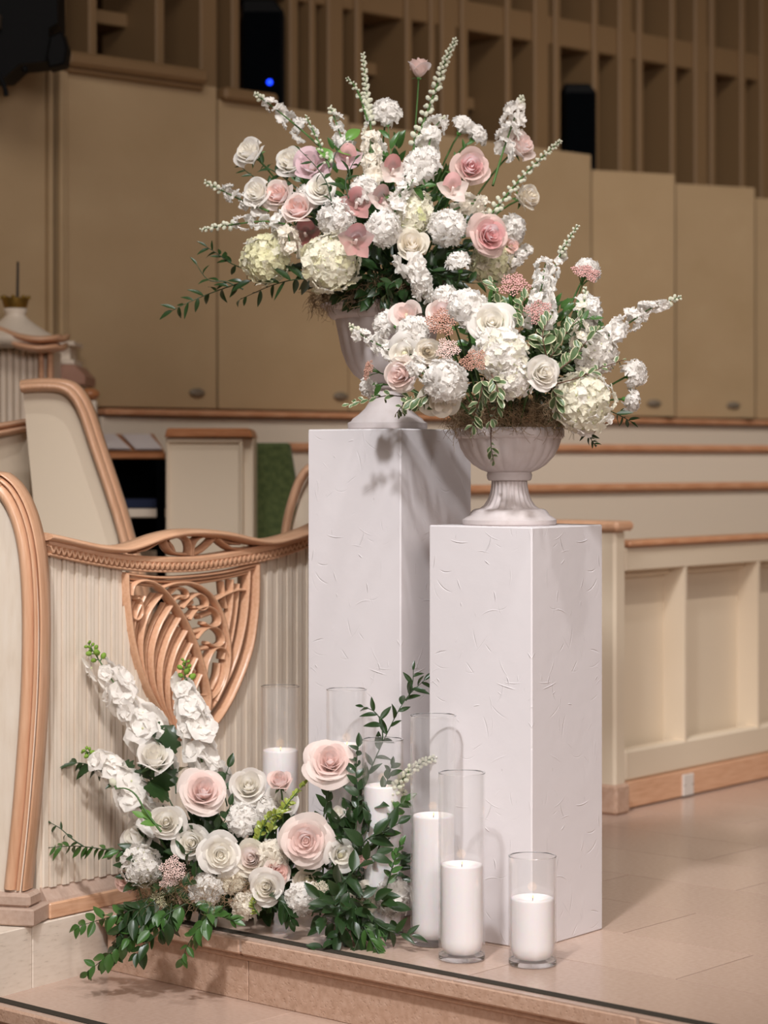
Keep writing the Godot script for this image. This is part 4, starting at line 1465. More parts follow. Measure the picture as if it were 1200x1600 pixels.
func rose(kind: String, inner: String, outer: String, variant := 0) -> Array:
	var key := "rose_%s_%s_%s_%d" % [kind, inner, outer, variant]
	if protos.has(key): return protos[key]
	var shapes_key := "rose_%s_%d" % [kind, variant]
	if not protos.has(shapes_key):
		var g := RandomNumberGenerator.new()
		g.seed = 100 + variant * 7 + kind.hash() % 50
		var n: int = {"bud": 13, "half": 20, "open": 26, "full": 32, "loose": 11}[kind]
		var list := []
		var phi := 0.0
		for i in n:
			var f := float(i) / (n - 1)
			phi += 2.39996 + g.randf_range(-0.25, 0.25)
			var m := MB.new()
			var Rr := 0.0; var H := 0.0; var curl := 0.0; var A := 0.0
			match kind:
				"bud":
					Rr = lerpf(0.12, 0.74, pow(f, 0.7)); H = lerpf(1.60, 1.42, f); curl = 0.30 * pow(f, 2.0); A = lerpf(1.9, 1.25, f)
				"half":
					Rr = lerpf(0.10, 0.80, pow(f, 0.8)); H = lerpf(1.30, 0.92, f * f); curl = 0.34 * pow(f, 1.6); A = lerpf(1.9, 0.86, pow(f, 0.6))
				"open":
					Rr = lerpf(0.09, 0.86, pow(f, 0.85)); H = lerpf(1.02, 0.55, pow(f, 1.5)); curl = 0.30 * pow(f, 1.2) + 0.03; A = lerpf(1.8, 0.80, pow(f, 0.55))
				"full":
					Rr = lerpf(0.07, 0.88, pow(f, 0.9)); H = lerpf(0.84, 0.40, pow(f, 1.6)); curl = 0.26 * pow(f, 1.1) + 0.04; A = lerpf(1.6, 0.74, pow(f, 0.5))
				"loose":
					Rr = lerpf(0.22, 0.84, f); H = lerpf(1.15, 0.80, f); curl = 0.30 * f + 0.05; A = lerpf(1.3, 0.85, f)
			petal_grid(m, phi, A, Rr * g.randf_range(0.95, 1.05), H * g.randf_range(0.94, 1.05), curl * g.randf_range(0.7, 1.3), 0.012 + 0.03 * f, g.randf() * 6.0, 0.05)
			list.append([m.mesh(), f])
		protos[shapes_key] = list
	var parts := []
	for q in protos[shapes_key]:
		parts.append(["petal", q[0], inner if q[1] < 0.62 else outer, Transform3D()])
	var hb := MB.new()
	var hh: float = {"bud": 0.8, "half": 0.58, "open": 0.44, "full": 0.36, "loose": 0.42}[kind]
	hb.ball(Vector3(0, hh * 0.8, 0), Vector3(0.16, hh * 0.75, 0.16), 10, 8)
	parts.append(["heart", _mk("heart_" + kind, hb), inner if kind != "loose" else "petal_lime", Transform3D()])
	var c := MB.new()
	c.lathe([Vector2(0, -0.22), Vector2(0.09, -0.2), Vector2(0.17, -0.1), Vector2(0.16, 0.02), Vector2(0.0, 0.06)], 10)
	parts.append(["calyx", _mk("rose_calyx", c), "calyx_green" if kind == "half" or kind == "bud" else "stem_green", Transform3D()])
	var s := MB.new()
	leaf_shape(s, 0.2, 0.35, -0.5, 4, 5)
	var sm := _mk("sepal", s)
	for k in 5:
		var an := TAU * k / 5.0
		var o := Vector3(cos(an), 0, sin(an))
		var B := Basis(o.cross(Vector3.UP), (o * 0.95 + Vector3(0, 0.1, 0)).normalized(), Vector3.UP).orthonormalized()
		parts.append(["sepal", sm, "stem_green", Transform3D(B.scaled_local(Vector3(0.62, 0.62, 0.62)), o * 0.1 - Vector3(0, 0.06, 0))])
	protos[key] = parts
	return parts

func _mk(key: String, m: MB) -> ArrayMesh:
	if not protos.has("mesh_" + key):
		protos["mesh_" + key] = m.mesh()
	return protos["mesh_" + key]

# a blade from the origin to +y, facing +z
func leaf_shape(m: MB, width: float, fold := 0.3, droop := -0.25, nu := 4, nv := 7, blunt := 1.0, wave := 0.0) -> void:
	m.grid(func(a: float, b: float) -> Vector3:
		var u := a * 2.0 - 1.0
		var w := width * pow(sin(PI * clampf(pow(b, 0.8 if blunt <= 1.0 else 1.25) * 0.97 + 0.015, 0.0, 1.0)), 0.9 if blunt <= 1.0 else 0.6)
		return Vector3(u * w, b - 0.06 * droop * droop * b * b, absf(u) * w * fold + droop * b * b * 0.5 + wave * sin(b * 9.0 + u * 2.0) * absf(u) * w), nu, nv)

func carnation(col: String, variant := 0) -> Array:
	var key := "carn_%s_%d" % [col, variant]
	if protos.has(key): return protos[key]
	var mk := "mesh_carn_%d" % variant
	if not protos.has(mk):
		var g := RandomNumberGenerator.new()
		g.seed = 500 + variant
		var m := MB.new()
		var n := 44
		for i in n:
			var f := (i + 0.5) / n
			var th := acos(1.0 - f * 1.12) * 0.98
			var ph := 2.39996 * i + g.randf_range(-0.2, 0.2)
			var dir := Vector3(sin(th) * cos(ph), cos(th), sin(th) * sin(ph))
			var side := dir.cross(Vector3(0.2, 1, 0.1)).normalized().rotated(dir, g.randf_range(-0.7, 0.7) if th > 0.6 else g.randf() * TAU)
			var nor := side.cross(dir)
			var L := g.randf_range(0.86, 1.04) * (0.96 if th < 0.7 else 1.0)
			var p1 := g.randf() * 6.0
			var W := g.randf_range(0.42, 0.58)
			var hook := g.randf_range(0.6, 1.2) * (1.0 if g.randf() < 0.6 else -1.0)
			m.grid(func(a: float, b: float) -> Vector3:
				var u := a * 2.0 - 1.0
				var zig := 0.035 * (1.0 if int(round(a * 14.0)) % 2 == 0 else -1.0) * pow(b, 4.0)
				var w := W * (0.2 + 0.8 * b)
				var ruff := (0.12 * sin(u * 5.0 + p1) + 0.035 * sin(u * 11.0 + p1 * 2.0)) * b * b
				var out := minf(b, 0.72) / 0.72
				var fold := maxf(0.0, b - 0.5) / 0.5
				return dir * (L * (0.12 + 0.80 * out + 0.10 * fold) * (1.0 - 0.06 * u * u * b) + zig) + side * u * w + nor * (ruff + 0.46 * fold * fold * hook), 14, 6)
		m.ball(Vector3(0, 0.05, 0), Vector3(0.62, 0.62, 0.62), 12, 8)
		protos[mk] = m.mesh()
	var parts := [["ruffled_petals", protos[mk], col, Transform3D(Basis.from_scale(Vector3(1, 0.86, 1)), Vector3()), true]]
	var c := MB.new()
	c.lathe([Vector2(0, -0.75), Vector2(0.13, -0.74), Vector2(0.20, -0.62), Vector2(0.22, -0.35), Vector2(0.25, -0.05), Vector2(0.3, 0.06), Vector2(0.0, 0.05)], 12, Vector3.ZERO, 5, 0.12, -0.6, 0.1)
	parts.append(["calyx", _mk("carn_calyx", c), "calyx_green", Transform3D()])
	protos[key] = parts
	return parts

func floret_mesh(kind: String, variant: int) -> ArrayMesh:
	var key := "mesh_floret_%s_%d" % [kind, variant]
	if protos.has(key): return protos[key]
	var g := RandomNumberGenerator.new()
	g.seed = 900 + variant * 3 + kind.length()
	var m := MB.new()
	var rings := []
	match kind:
		"hydrangea": rings = [[4, 1.0, 0.46, 0.22, 0.10]]
		"stock": rings = [[5, 1.02, 0.52, 0.20, 0.16], [4, 0.62, 0.40, 0.60, 0.16]]
		"delphinium": rings = [[5, 1.05, 0.66, 0.08, 0.06], [5, 0.62, 0.42, 0.34, 0.08]]
	for q in rings:
		for k in int(q[0]):
			var an = TAU * (k + g.randf_range(-0.12, 0.12)) / q[0] + q[3] * 2.0
			var o := Vector3(cos(an), 0, sin(an))
			var sd := Vector3(-sin(an), 0, cos(an))
			var tilt: float = q[3] + g.randf_range(-0.12, 0.12)
			var L: float = q[1] * g.randf_range(0.9, 1.08)
			var W: float = q[2]
			var rf: float = q[4]
			var p1 := g.randf() * 6.0
			m.grid(func(a: float, b: float) -> Vector3:
				var u := a * 2.0 - 1.0
				var w := W * pow(sin(PI * (0.08 + 0.80 * b)), 0.7) * (1.0 - 0.35 * pow(b, 5.0))
				var r := L * b * (1.0 - 0.10 * u * u * b)
				var up := tilt * L * b - 0.25 * L * b * b * (0.5 if kind != "stock" else 0.9) + rf * sin(u * 4.0 + p1) * b + 0.10 * u * u * b
				return o * (r * cos(tilt * 0.7) + 0.03) + sd * u * w + Vector3(0, up, 0), 5, 4)
	protos[key] = m.mesh()
	return protos[key]

func hydrangea(col: String, col2: String, variant := 0) -> Array:
	var key := "hyd_%s_%s_%d" % [col, col2, variant]
	if protos.has(key): return protos[key]
	var g := RandomNumberGenerator.new()
	g.seed = 300 + variant
	var parts := []
	var n := 104
	for i in n:
		var f := (i + 0.5) / n
		var th := acos(1.0 - f * 1.62)
		var ph := 2.39996 * i
		var dir := Vector3(sin(th) * cos(ph), cos(th), sin(th) * sin(ph))
		var nrm := (dir + Vector3(g.randf_range(-0.55, 0.55), g.randf_range(-0.55, 0.55), g.randf_range(-0.55, 0.55))).normalized()
		var sc := g.randf_range(0.17, 0.24)
		var t := nrm.cross(Vector3(0.3, 0.2, 1.0)).normalized()
		var B := Basis(t, nrm, t.cross(nrm)).rotated(nrm, g.randf() * TAU).scaled_local(Vector3(sc, sc, sc))
		parts.append(["floret", floret_mesh("hydrangea", g.randi() % 3), col if g.randf() < 0.68 else col2, Transform3D(B, dir * g.randf_range(0.84, 1.0) * (1.0 + 0.07 * sin(dir.x * 5.0 + variant * 2.0) * cos(dir.z * 4.0 + dir.y * 3.0)) * Vector3(1, 0.86, 1))])
	var m := MB.new()
	for i in 40:
		var f := (i + 0.5) / 40
		var th := acos(1.0 - f * 1.7)
		var ph := 2.39996 * i
		var dir := Vector3(sin(th) * cos(ph), cos(th) * 0.86, sin(th) * sin(ph))
		m.tube([Vector3(0, -0.5, 0), dir * 0.45, dir * 0.84], 0.014, 0.02, 4)
		m.ball(dir * 0.86, Vector3(0.04, 0.04, 0.04), 6, 4)
	var inn := MB.new()
	for i in 70:
		var f := (i + 0.5) / 70
		var th := acos(1.0 - f * 1.7)
		var ph := 2.39996 * i + 1.0
		var dir := Vector3(sin(th) * cos(ph), cos(th), sin(th) * sin(ph))
		var tt := dir.cross(Vector3(0.3, 0.2, 1.0)).normalized()
		var fm: Array = floret_mesh("hydrangea", i % 3).surface_get_arrays(0)
		var mb := MB.new()
		mb.v = fm[Mesh.ARRAY_VERTEX]
		mb.ix = fm[Mesh.ARRAY_INDEX]
		inn.add(mb, Transform3D(Basis(tt, dir, tt.cross(dir)).scaled_local(Vector3(0.27, 0.27, 0.27)), dir * 0.76 * Vector3(1, 0.86, 1)))
	parts.append(["inner_florets", inn.mesh(), col, Transform3D(), true])
	parts.append(["floret_stalks", m.mesh(), "petal_green", Transform3D(), true])
	protos[key] = parts
	return parts

func orchid(col: String, lip: String, variant := 0) -> Array:
	var key := "orchid_%s_%s_%d" % [col, lip, variant]
	if protos.has(key): return protos[key]
	var g := RandomNumberGenerator.new()
	g.seed = 40 + variant
	var parts := []
	for k in 5:
		var an := TAU * k / 5.0 + 0.314
		var o := Vector3(cos(an), 0, sin(an))
		var m := MB.new()
		leaf_shape(m, 0.38 if k != 2 else 0.44, 0.35, g.randf_range(0.4, 1.2), 6, 8, 1.0)
		var B := Basis(o.cross(Vector3.UP), (o + Vector3(0, 0.35, 0)).normalized(), Vector3.UP).orthonormalized()
		parts.append(["tepal", m.mesh(), col, Transform3D(B, o * 0.06)])
	var l := MB.new()
	petal_grid(l, 1.57, 1.1, 0.34, 0.95, 0.42, 0.05, 1.0, 0.0)
	parts.append(["lip", l.mesh(), lip, Transform3D(Basis(), Vector3(0, 0.05, 0.05))])
	l = MB.new()
	l.tube([Vector3(0, 0, -0.05), Vector3(0, 0.3, -0.08), Vector3(0, 0.5, 0.04)], 0.09, 0.07, 8)
	l.ball(Vector3(0, 0.52, 0.05), Vector3(0.08, 0.07, 0.08), 8, 5)
	parts.append(["column", l.mesh(), "petal_blush" if lip != "petal_maroon" else "petal_red", Transform3D()])
	protos[key] = parts
	return parts

func umbel(col: String, variant := 0, flat := 0.28) -> Array:
	var key := "umbel_%s_%d_%s" % [col, variant, flat]
	if protos.has(key): return protos[key]
	var g := RandomNumberGenerator.new()
	g.seed = 70 + variant
	var m := MB.new()
	var s := MB.new()
	for i in 9:
		var r0 := sqrt((i + 0.4) / 9.0) * 0.78
		var ph := 2.39996 * i + variant
		var c := Vector3(cos(ph) * r0, flat * (1.0 - r0 * r0), sin(ph) * r0)
		s.tube([Vector3(0, -0.9, 0), c * 0.5 + Vector3(0, -0.35, 0), c - Vector3(0, 0.05, 0)], 0.03, 0.02, 5)
		for k in 20:
			var r1 := sqrt((k + 0.5) / 20.0) * 0.34
			var a2 := 2.39996 * k + i
			var p := c + Vector3(cos(a2) * r1, 0.10 * (1.0 - r1 * 3.0) + g.randf_range(-0.04, 0.05), sin(a2) * r1)
			var b := g.randf_range(0.05, 0.075)
			m.ball(p, Vector3(b, b * 0.8, b), 6, 4)
	protos[key] = [["flower_beads", m.mesh(), col, Transform3D(), true], ["stalks", s.mesh(), "stem_green", Transform3D()]]
	return protos[key]

func build(parts: Array, root: Node3D, T := Transform3D()) -> void:
	for q in parts:
		put(q[0], q[1], M[q[2]], root, T * q[3], q.size() > 4)


# ---------- the three arrangements ----------
var arr := {}

func set_arr(called: String, c: Vector2, r: Vector2, d0: float, bulge: float, root: Vector3, spread: float) -> void:
	arr = {"name": called, "c": c, "r": r, "d0": d0, "bulge": bulge, "root": root, "spread": spread}

func depth_of(px: float, py: float, dz: float) -> float:
	if arr.has("line"):
		var t := clampf((px - 130.0) / 520.0, -0.2, 1.2)
		return lerpf(arr.line[0], arr.line[1], t) + maxf(0.0, (1420.0 - py)) * arr.line[2] - dz
	var e: Vector2 = (Vector2(px, py) - arr.c) / arr.r
	return arr.d0 - arr.bulge * sqrt(maxf(0.0, 1.0 - e.length_squared())) - dz

func root_for(p: Vector3) -> Vector3:
	if arr.has("line"):
		return Vector3(p.x * 0.9 + arr.root.x * 0.1, 0.03, lerpf(p.z, -depth_of(600 + p.x / -p.z * F, 1420, 0.0) - 0.05, 0.9))
	var k: float = arr.spread
	return arr.root + Vector3(clampf((p.x - arr.root.x) * 0.3, -k, k), 0, clampf((p.z - arr.root.z) * 0.3, -k, k))

func facing(px: float, py: float, f: Array) -> Vector3:
	if f.size() == 2:
		return Vector3(f[0], f[1], sqrt(maxf(0.04, 1.0 - f[0] * f[0] - f[1] * f[1]))).normalized()
	if f.size() == 3:
		return Vector3(f[0], f[1], f[2]).normalized()
	var e: Vector2 = (Vector2(px, py) - arr.c) / arr.r
	return Vector3(e.x * 0.75, -e.y * 0.6 + 0.12, 0.8).normalized()

func stem_to(root: Node3D, p: Vector3, dir: Vector3, r: float, mt := "stem_green", full := true) -> void:
	var e := root_for(p)
	var L := p.distance_to(e)
	var a := p - dir * L * 0.35
	var pts := []
	for i in 9:
		var t := i / 8.0
		pts.append((1 - t) * (1 - t) * p + 2 * t * (1 - t) * a + t * t * e)
	var m := MB.new()
	m.tube(pts, r, r * 1.1, 6)
	put("stem", m.mesh(), M[mt], root, root.transform.affine_inverse())

func bloom(called: String, parts: Array, px: float, py: float, rpx: float, f: Array, dz: float, label: String, cat: String, group: String, mid := 0.5, stem_r := 0.0022) -> Node3D:
	var d := depth_of(px, py, dz)
	var r := rpx * d / F
	var y := facing(px, py, f)
	var g := absi(label.hash()) % 628 / 100.0
	var x := y.cross(Vector3(0.31, 0.2, 0.9)).normalized().rotated(y, g)
	if called == "orchid":
		x = y.cross(Vector3(0.1, 0.05, 1.0) if absf(y.z) < 0.9 else Vector3(0.0, 1.0, 0.1)).normalized()
	var B := Basis(x, y, x.cross(y))
	var o := at(px, py, d) - y * r * mid
	var t := thing(called, label, cat, Transform3D(B, o), group)
	build(parts, t, Transform3D(Basis.from_scale(Vector3(r, r, r)), Vector3.ZERO))
	stem_to(t, o - y * r * 0.12, y, stem_r)
	return t

var WHITE_ROSE := ["petal_ivory", "petal_white"]

func rose_at(kind: String, col: String, px: float, py: float, r: float, f: Array, dz: float, label: String) -> void:
	var cols: Array = {"white": ["petal_heart", "petal_white"], "cream": ["petal_cream", "petal_ivory"], "pink": ["petal_pink", "petal_blush"], "rose": ["petal_deep", "petal_pink"], "peach": ["petal_peach", "petal_blush"], "blush": ["petal_blush", "petal_ivory"], "lilac": ["petal_lilac", "petal_lilac"], "salmon": ["petal_peach", "petal_peach"], "blushpink": ["petal_pink", "petal_pink"]}[col]
	var nm := "lisianthus" if kind == "loose" else "rose"
	bloom(nm, rose(kind, cols[0], cols[1], absi(label.hash()) % 3), px, py, r, f, dz, label, "rose" if nm == "rose" else "flower", "roses of the " + arr.name, {"bud": 0.8, "half": 0.6, "open": 0.45, "full": 0.38, "loose": 0.55}[kind])

func carn_at(px: float, py: float, r: float, f: Array, dz: float, label: String, col := "petal_white") -> void:
	bloom("carnation", carnation(col, absi(label.hash()) % 3), px, py, r, f, dz, label, "carnation", "carnations of the " + arr.name, 0.42)

func hyd_at(px: float, py: float, r: float, f: Array, dz: float, label: String, c1 := "petal_hydra", c2 := "petal_white") -> void:
	bloom("hydrangea", hydrangea(c1, c2, absi(label.hash()) % 3), px, py, r, f, dz, label, "hydrangea", "hydrangeas of the " + arr.name, 0.12, 0.004)

func orchid_at(px: float, py: float, r: float, f: Array, dz: float, label: String, col := "petal_dusty", lip := "petal_red") -> void:
	bloom("orchid", orchid(col, lip, absi(label.hash()) % 3), px, py, r, f, dz, label, "orchid", "orchids of the " + arr.name, 0.15)

func umbel_at(called: String, px: float, py: float, r: float, f: Array, dz: float, label: String, col := "yarrow_pink", flat := 0.28) -> void:
	bloom(called, umbel(col, absi(label.hash()) % 2, flat), px, py, r, f, dz, label, "yarrow", called.replace("_", " ") + " heads of the " + arr.name, 0.1, 0.0016)

func path3(pts: Array, n := 5) -> Array:
	var o := []
	for q in pts:
		o.append(at(q[0], q[1], depth_of(q[0], q[1], q[2] if q.size() > 2 else 0.0)))
	return spl(o, n)

func at_path(p: Array, t: float) -> Array:
	var x := clampf(t, 0.0, 0.9999) * (p.size() - 1)
	var i := int(x)
	return [p[i].lerp(p[i + 1], x - i), (p[i + 1] - p[i]).normalized()]

# a flower spike from the foot to the tip; sizes in pixels at foot and tip
func spike(called: String, pts: Array, kind: String, n: int, s0: float, s1: float, from: float, to: float, label: String, col := "petal_white", buds := 10, bud_col := "bud_green", bud_px := 3.2, stem_px := 2.0) -> void:
	var p := path3(pts)
	var d: float = -p[0].z
	var px := d / F
	var t := thing(called, label, "flower", Transform3D(Basis(), p[0]), called.replace("_", " ") + " spikes of the " + arr.name)
	var off = -p[0]
	var g := RandomNumberGenerator.new()
	g.seed = absi(label.hash()) % 10000
	var m := MB.new()
	var q := []
	for a in p: q.append(a + off)
	m.tube(q, stem_px * px, stem_px * px * 0.45, 6)
	put("stem", m.mesh(), M["stem_green"], t)
	if n > 0:
		n = int(ceil(n * (0.8 if kind == "stock" else 0.92)))
		for i in n:
			var f := (i + 0.5) / n
			var tt := clampf(lerpf(from, to, f) + g.randf_range(-0.5, 0.5) * (to - from) / n * 1.6, 0.0, 0.99)
			var a := at_path(p, tt)
			var T: Vector3 = a[1]
			var side := T.cross(Vector3(0.2, 0.3, 0.9)).normalized().rotated(T, 2.39996 * i + g.randf_range(-0.3, 0.3))
			var s := lerpf(s0, s1, f) * px * g.randf_range(0.72, 1.22) * (1.38 if kind == "stock" else 1.14)
			var y := (side + T * g.randf_range(-0.1, 0.55)).normalized()
			var x := y.cross(Vector3(0.1, 0.9, 0.2)).normalized().rotated(y, g.randf() * TAU)
			put("floret", floret_mesh(kind, g.randi() % 3), M[col], t, Transform3D(Basis(x, y, x.cross(y)).scaled_local(Vector3(s, s, s)), a[0] + off + side * s * g.randf_range(0.45, 1.0)))
			if kind == "delphinium" and i % 3 == 1:
				var e := MB.new()
				e.ball(a[0] + off + side * s * 0.8, Vector3.ONE * 1.8 * px, 6, 4)
				put("eye", e.mesh(), M["petal_green"], t)
	if buds > 0:
		var b := MB.new()
		var k := MB.new()
		var b0 := to if n > 0 else from
		for i in buds:
			var f := (i + 0.5) / buds
			var a := at_path(p, lerpf(b0, 1.0, f))
			var T: Vector3 = a[1]
			var side := T.cross(Vector3(0.2, 0.3, 0.9)).normalized().rotated(T, 2.39996 * i)
			var s := bud_px * px * lerpf(1.45, 0.6, f) * g.randf_range(0.85, 1.15)
			var reach := s * (1.9 if bud_col == "berry_green" else 1.3) * (1.0 if n > 0 else 1.3)
			var c: Vector3 = a[0] + off + (side + T * 0.5).normalized() * reach
			var y := (side + T * 0.6).normalized()
			var x := y.cross(Vector3(0.4, 0.1, 0.8)).normalized()
			b.ball(c, Vector3(s * 0.8, s, s * 0.8), 7, 5, Basis(x, y, x.cross(y)))
			k.tube([a[0] + off, c], s * 0.2, s * 0.2, 4)
		put("buds", b.mesh(), M[bud_col], t, Transform3D(), true)
		put("bud_stalks", k.mesh(), M["stem_green"], t, Transform3D(), true)

# foliage: leaves set along a stem; style lance | round | variegated
func leaf_mesh(style: String, variant: int) -> ArrayMesh:
	var key := "mesh_leaf_%s_%d" % [style, variant]
	if protos.has(key): return protos[key]
	var dr: float = [-0.15, -0.45, 0.1, -0.75][variant]
	var m := MB.new()
	if style == "lance":
		leaf_shape(m, 0.165, 0.35, dr, 4, 8)
	elif style == "broad":
		leaf_shape(m, 0.25, 0.3, dr, 4, 8)
	elif style == "lobed":
		m.grid(func(a: float, b: float) -> Vector3:
			var u := a * 2.0 - 1.0
			var w := 0.42 * pow(sin(PI * clampf(b * 0.95 + 0.03, 0, 1)), 0.7) * (1.0 + 0.28 * sin(b * 19.0))
			return Vector3(u * w, b, 0.25 * absf(u) * w + dr * b * b * 0.4), 4, 16)
	elif style == "round":
		leaf_shape(m, 0.27, 0.2, dr * 0.6, 4, 7, 2.0, 0.25)
	elif style == "variegated":
		# green heart and a cream, wavy margin: two surfaces of one leaf
		var w := func(b: float, k: float) -> float: return 0.27 * k * pow(sin(PI * clampf(pow(b, 1.2) * 0.96 + 0.02, 0, 1)), 0.65)
		var pt := func(u: float, b: float, k: float) -> Vector3:
			var x: float = u * w.call(b, k)
			return Vector3(x, b, absf(x) * 0.3 + dr * b * b * 0.3 + 0.10 * sin(b * 11.0 + u) * absf(x))
		m.grid(func(a: float, b: float) -> Vector3: return pt.call(a * 2.0 - 1.0, 0.02 + b * 0.9, 0.72), 4, 7)
		var rim := MB.new()
		for sgn in [-1.0, 1.0]:
			rim.grid(func(a: float, b: float) -> Vector3:
				var bb := lerpf(0.02 + b * 0.9, b, a)
				return pt.call(sgn, bb, lerpf(0.72, 1.0, a)), 1, 8)
		var am := ArrayMesh.new()
		am.add_surface_from_arrays(Mesh.PRIMITIVE_TRIANGLES, m.arrays())
		am.add_surface_from_arrays(Mesh.PRIMITIVE_TRIANGLES, rim.arrays())
		am.surface_set_material(0, M["leaf_sage"])
		am.surface_set_material(1, M["leaf_rim"])
		protos[key] = am
		return am
	protos[key] = m.mesh()
	return protos[key]

func sprig(called: String, pts: Array, style: String, leaf_px: float, step_px: float, mt: String, label: String, stem_mt := "stem_dark", start := 0.08, cat := "foliage", tuft := 1) -> void:
	var p := path3(pts)
	var px: float = -p[0].z / F
	var t := thing(called, label, cat, Transform3D(Basis(), p[0]), called.replace("_", " ") + " sprigs of the " + arr.name)
	var off = -p[0]
	var g := RandomNumberGenerator.new()
	g.seed = absi(label.hash()) % 10000
	var q := []
	var L := 0.0
	for i in p.size():
		q.append(p[i] + off)
		if i: L += p[i].distance_to(p[i - 1])
	var m := MB.new()
	m.tube(q, 1.3 * px, 0.5 * px, 5)
	put("stem", m.mesh(), M[stem_mt], t)
	var n := maxi(3, int(L / (step_px * px)))
	for i in n * tuft:
		var f := start + (1.0 - start) * (float(i / tuft) + 0.6) / n
		var a := at_path(p, f)
		var T: Vector3 = a[1]
		var sgn := 1.0 if i % 2 == 0 else -1.0
		var side := Vector3(0.1, 0.15, 1.0).cross(T).normalized() * sgn
		side = side.rotated(T, g.randf_range(-1.3, 1.3) + (PI * 0.5 * (i % tuft) if tuft > 1 else 0.0))
		var sp := g.randf_range(0.55, 1.0)
		var y := (T * (1.15 - sp * 0.6) + side * sp + Vector3(0, g.randf_range(-0.25, 0.1), 0)).normalized()
		if i == n * tuft - 1: y = T
		var z := (Vector3(g.randf_range(-0.5, 0.5), 0.65, 0.7) + side * g.randf_range(-0.3, 0.3)).normalized()
		z = (z - y * z.dot(y)).normalized()
		var s := leaf_px * px * g.randf_range(0.75, 1.2) * (1.12 if style == "variegated" else 1.22 if style == "lance" and arr.name == "tall arrangement" else 1.05) * (1.0 - 0.35 * f * f)
		var B := Basis(y.cross(z), y, z).scaled_local(Vector3(s, s, s))
		var o := put("leaf", leaf_mesh(style, g.randi() % 4), null if style == "variegated" else M[mt], t, Transform3D(B, a[0] + off))

# dense small leaves between the flowers, far too many to count
func filler(called: String, label: String, n: int, c: Vector3, r: Vector3, leaf: float, mt: String, style := "broad", up := 0.3) -> void:
	var g := RandomNumberGenerator.new()
	g.seed = absi(label.hash()) % 10000
	var mm := MultiMesh.new()
	mm.transform_format = MultiMesh.TRANSFORM_3D
	mm.mesh = leaf_mesh(style, 1)
	mm.instance_count = n
	for i in n:
		var d := Vector3(g.randf_range(-1, 1), g.randf_range(-1, 1), g.randf_range(-1, 1))
		while d.length() > 1.0:
			d = Vector3(g.randf_range(-1, 1), g.randf_range(-1, 1), g.randf_range(-1, 1))
		var y := (d + Vector3(g.randf_range(-0.6, 0.6), up, g.randf_range(-0.3, 0.6))).normalized()
		var z := Vector3(g.randf_range(-0.6, 0.6), 0.6, 0.7)
		z = (z - y * z.dot(y)).normalized()
		var s := leaf * g.randf_range(0.7, 1.2)
		mm.set_instance_transform(i, Transform3D(Basis(y.cross(z), y, z).scaled_local(Vector3(s, s, s)), d * r))
	var o := MultiMeshInstance3D.new()
	o.name = numbered(called)
	o.multimesh = mm
	o.material_override = M[mt]
	o.position = c
	add_child(o)
	tag(o, label, "foliage", "", "stuff")

func moss(label: String, c: Vector3, r: float, n: int, hang: float, mt: String, arc := Vector2(0.0, TAU)) -> void:
	var g := RandomNumberGenerator.new()
	g.seed = absi(label.hash()) % 10000
	var m := MB.new()
	for i in n:
		var a := g.randf_range(arc.x, arc.y)
		var rr := r * g.randf_range(0.6, 1.12)
		var p := c + Vector3(cos(a) * rr, g.randf_range(-0.006, 0.045), sin(a) * rr)
		var dir := Vector3(cos(a), g.randf_range(-0.5, 0.3), sin(a)).normalized()
		var pts := [p]
		var curl := Vector3(g.randf_range(-1, 1), g.randf_range(-1, 1), g.randf_range(-1, 1)).normalized()
		var L := g.randi_range(5, 9)
		for k in L:
			dir = (dir.rotated(curl, g.randf_range(0.25, 0.75)) + Vector3(0, -hang * 0.12 * k / L, 0)).normalized()
			p += dir * g.randf_range(0.005, 0.008)
			pts.append(p)
		m.tube(pts, 0.00055, 0.0004, 3)
	one("spanish_moss", m.mesh(), M[mt], label, "moss", Transform3D(), "", "stuff")


func flowers() -> void:
	tall_arrangement()
	short_arrangement()
	floor_arrangement()


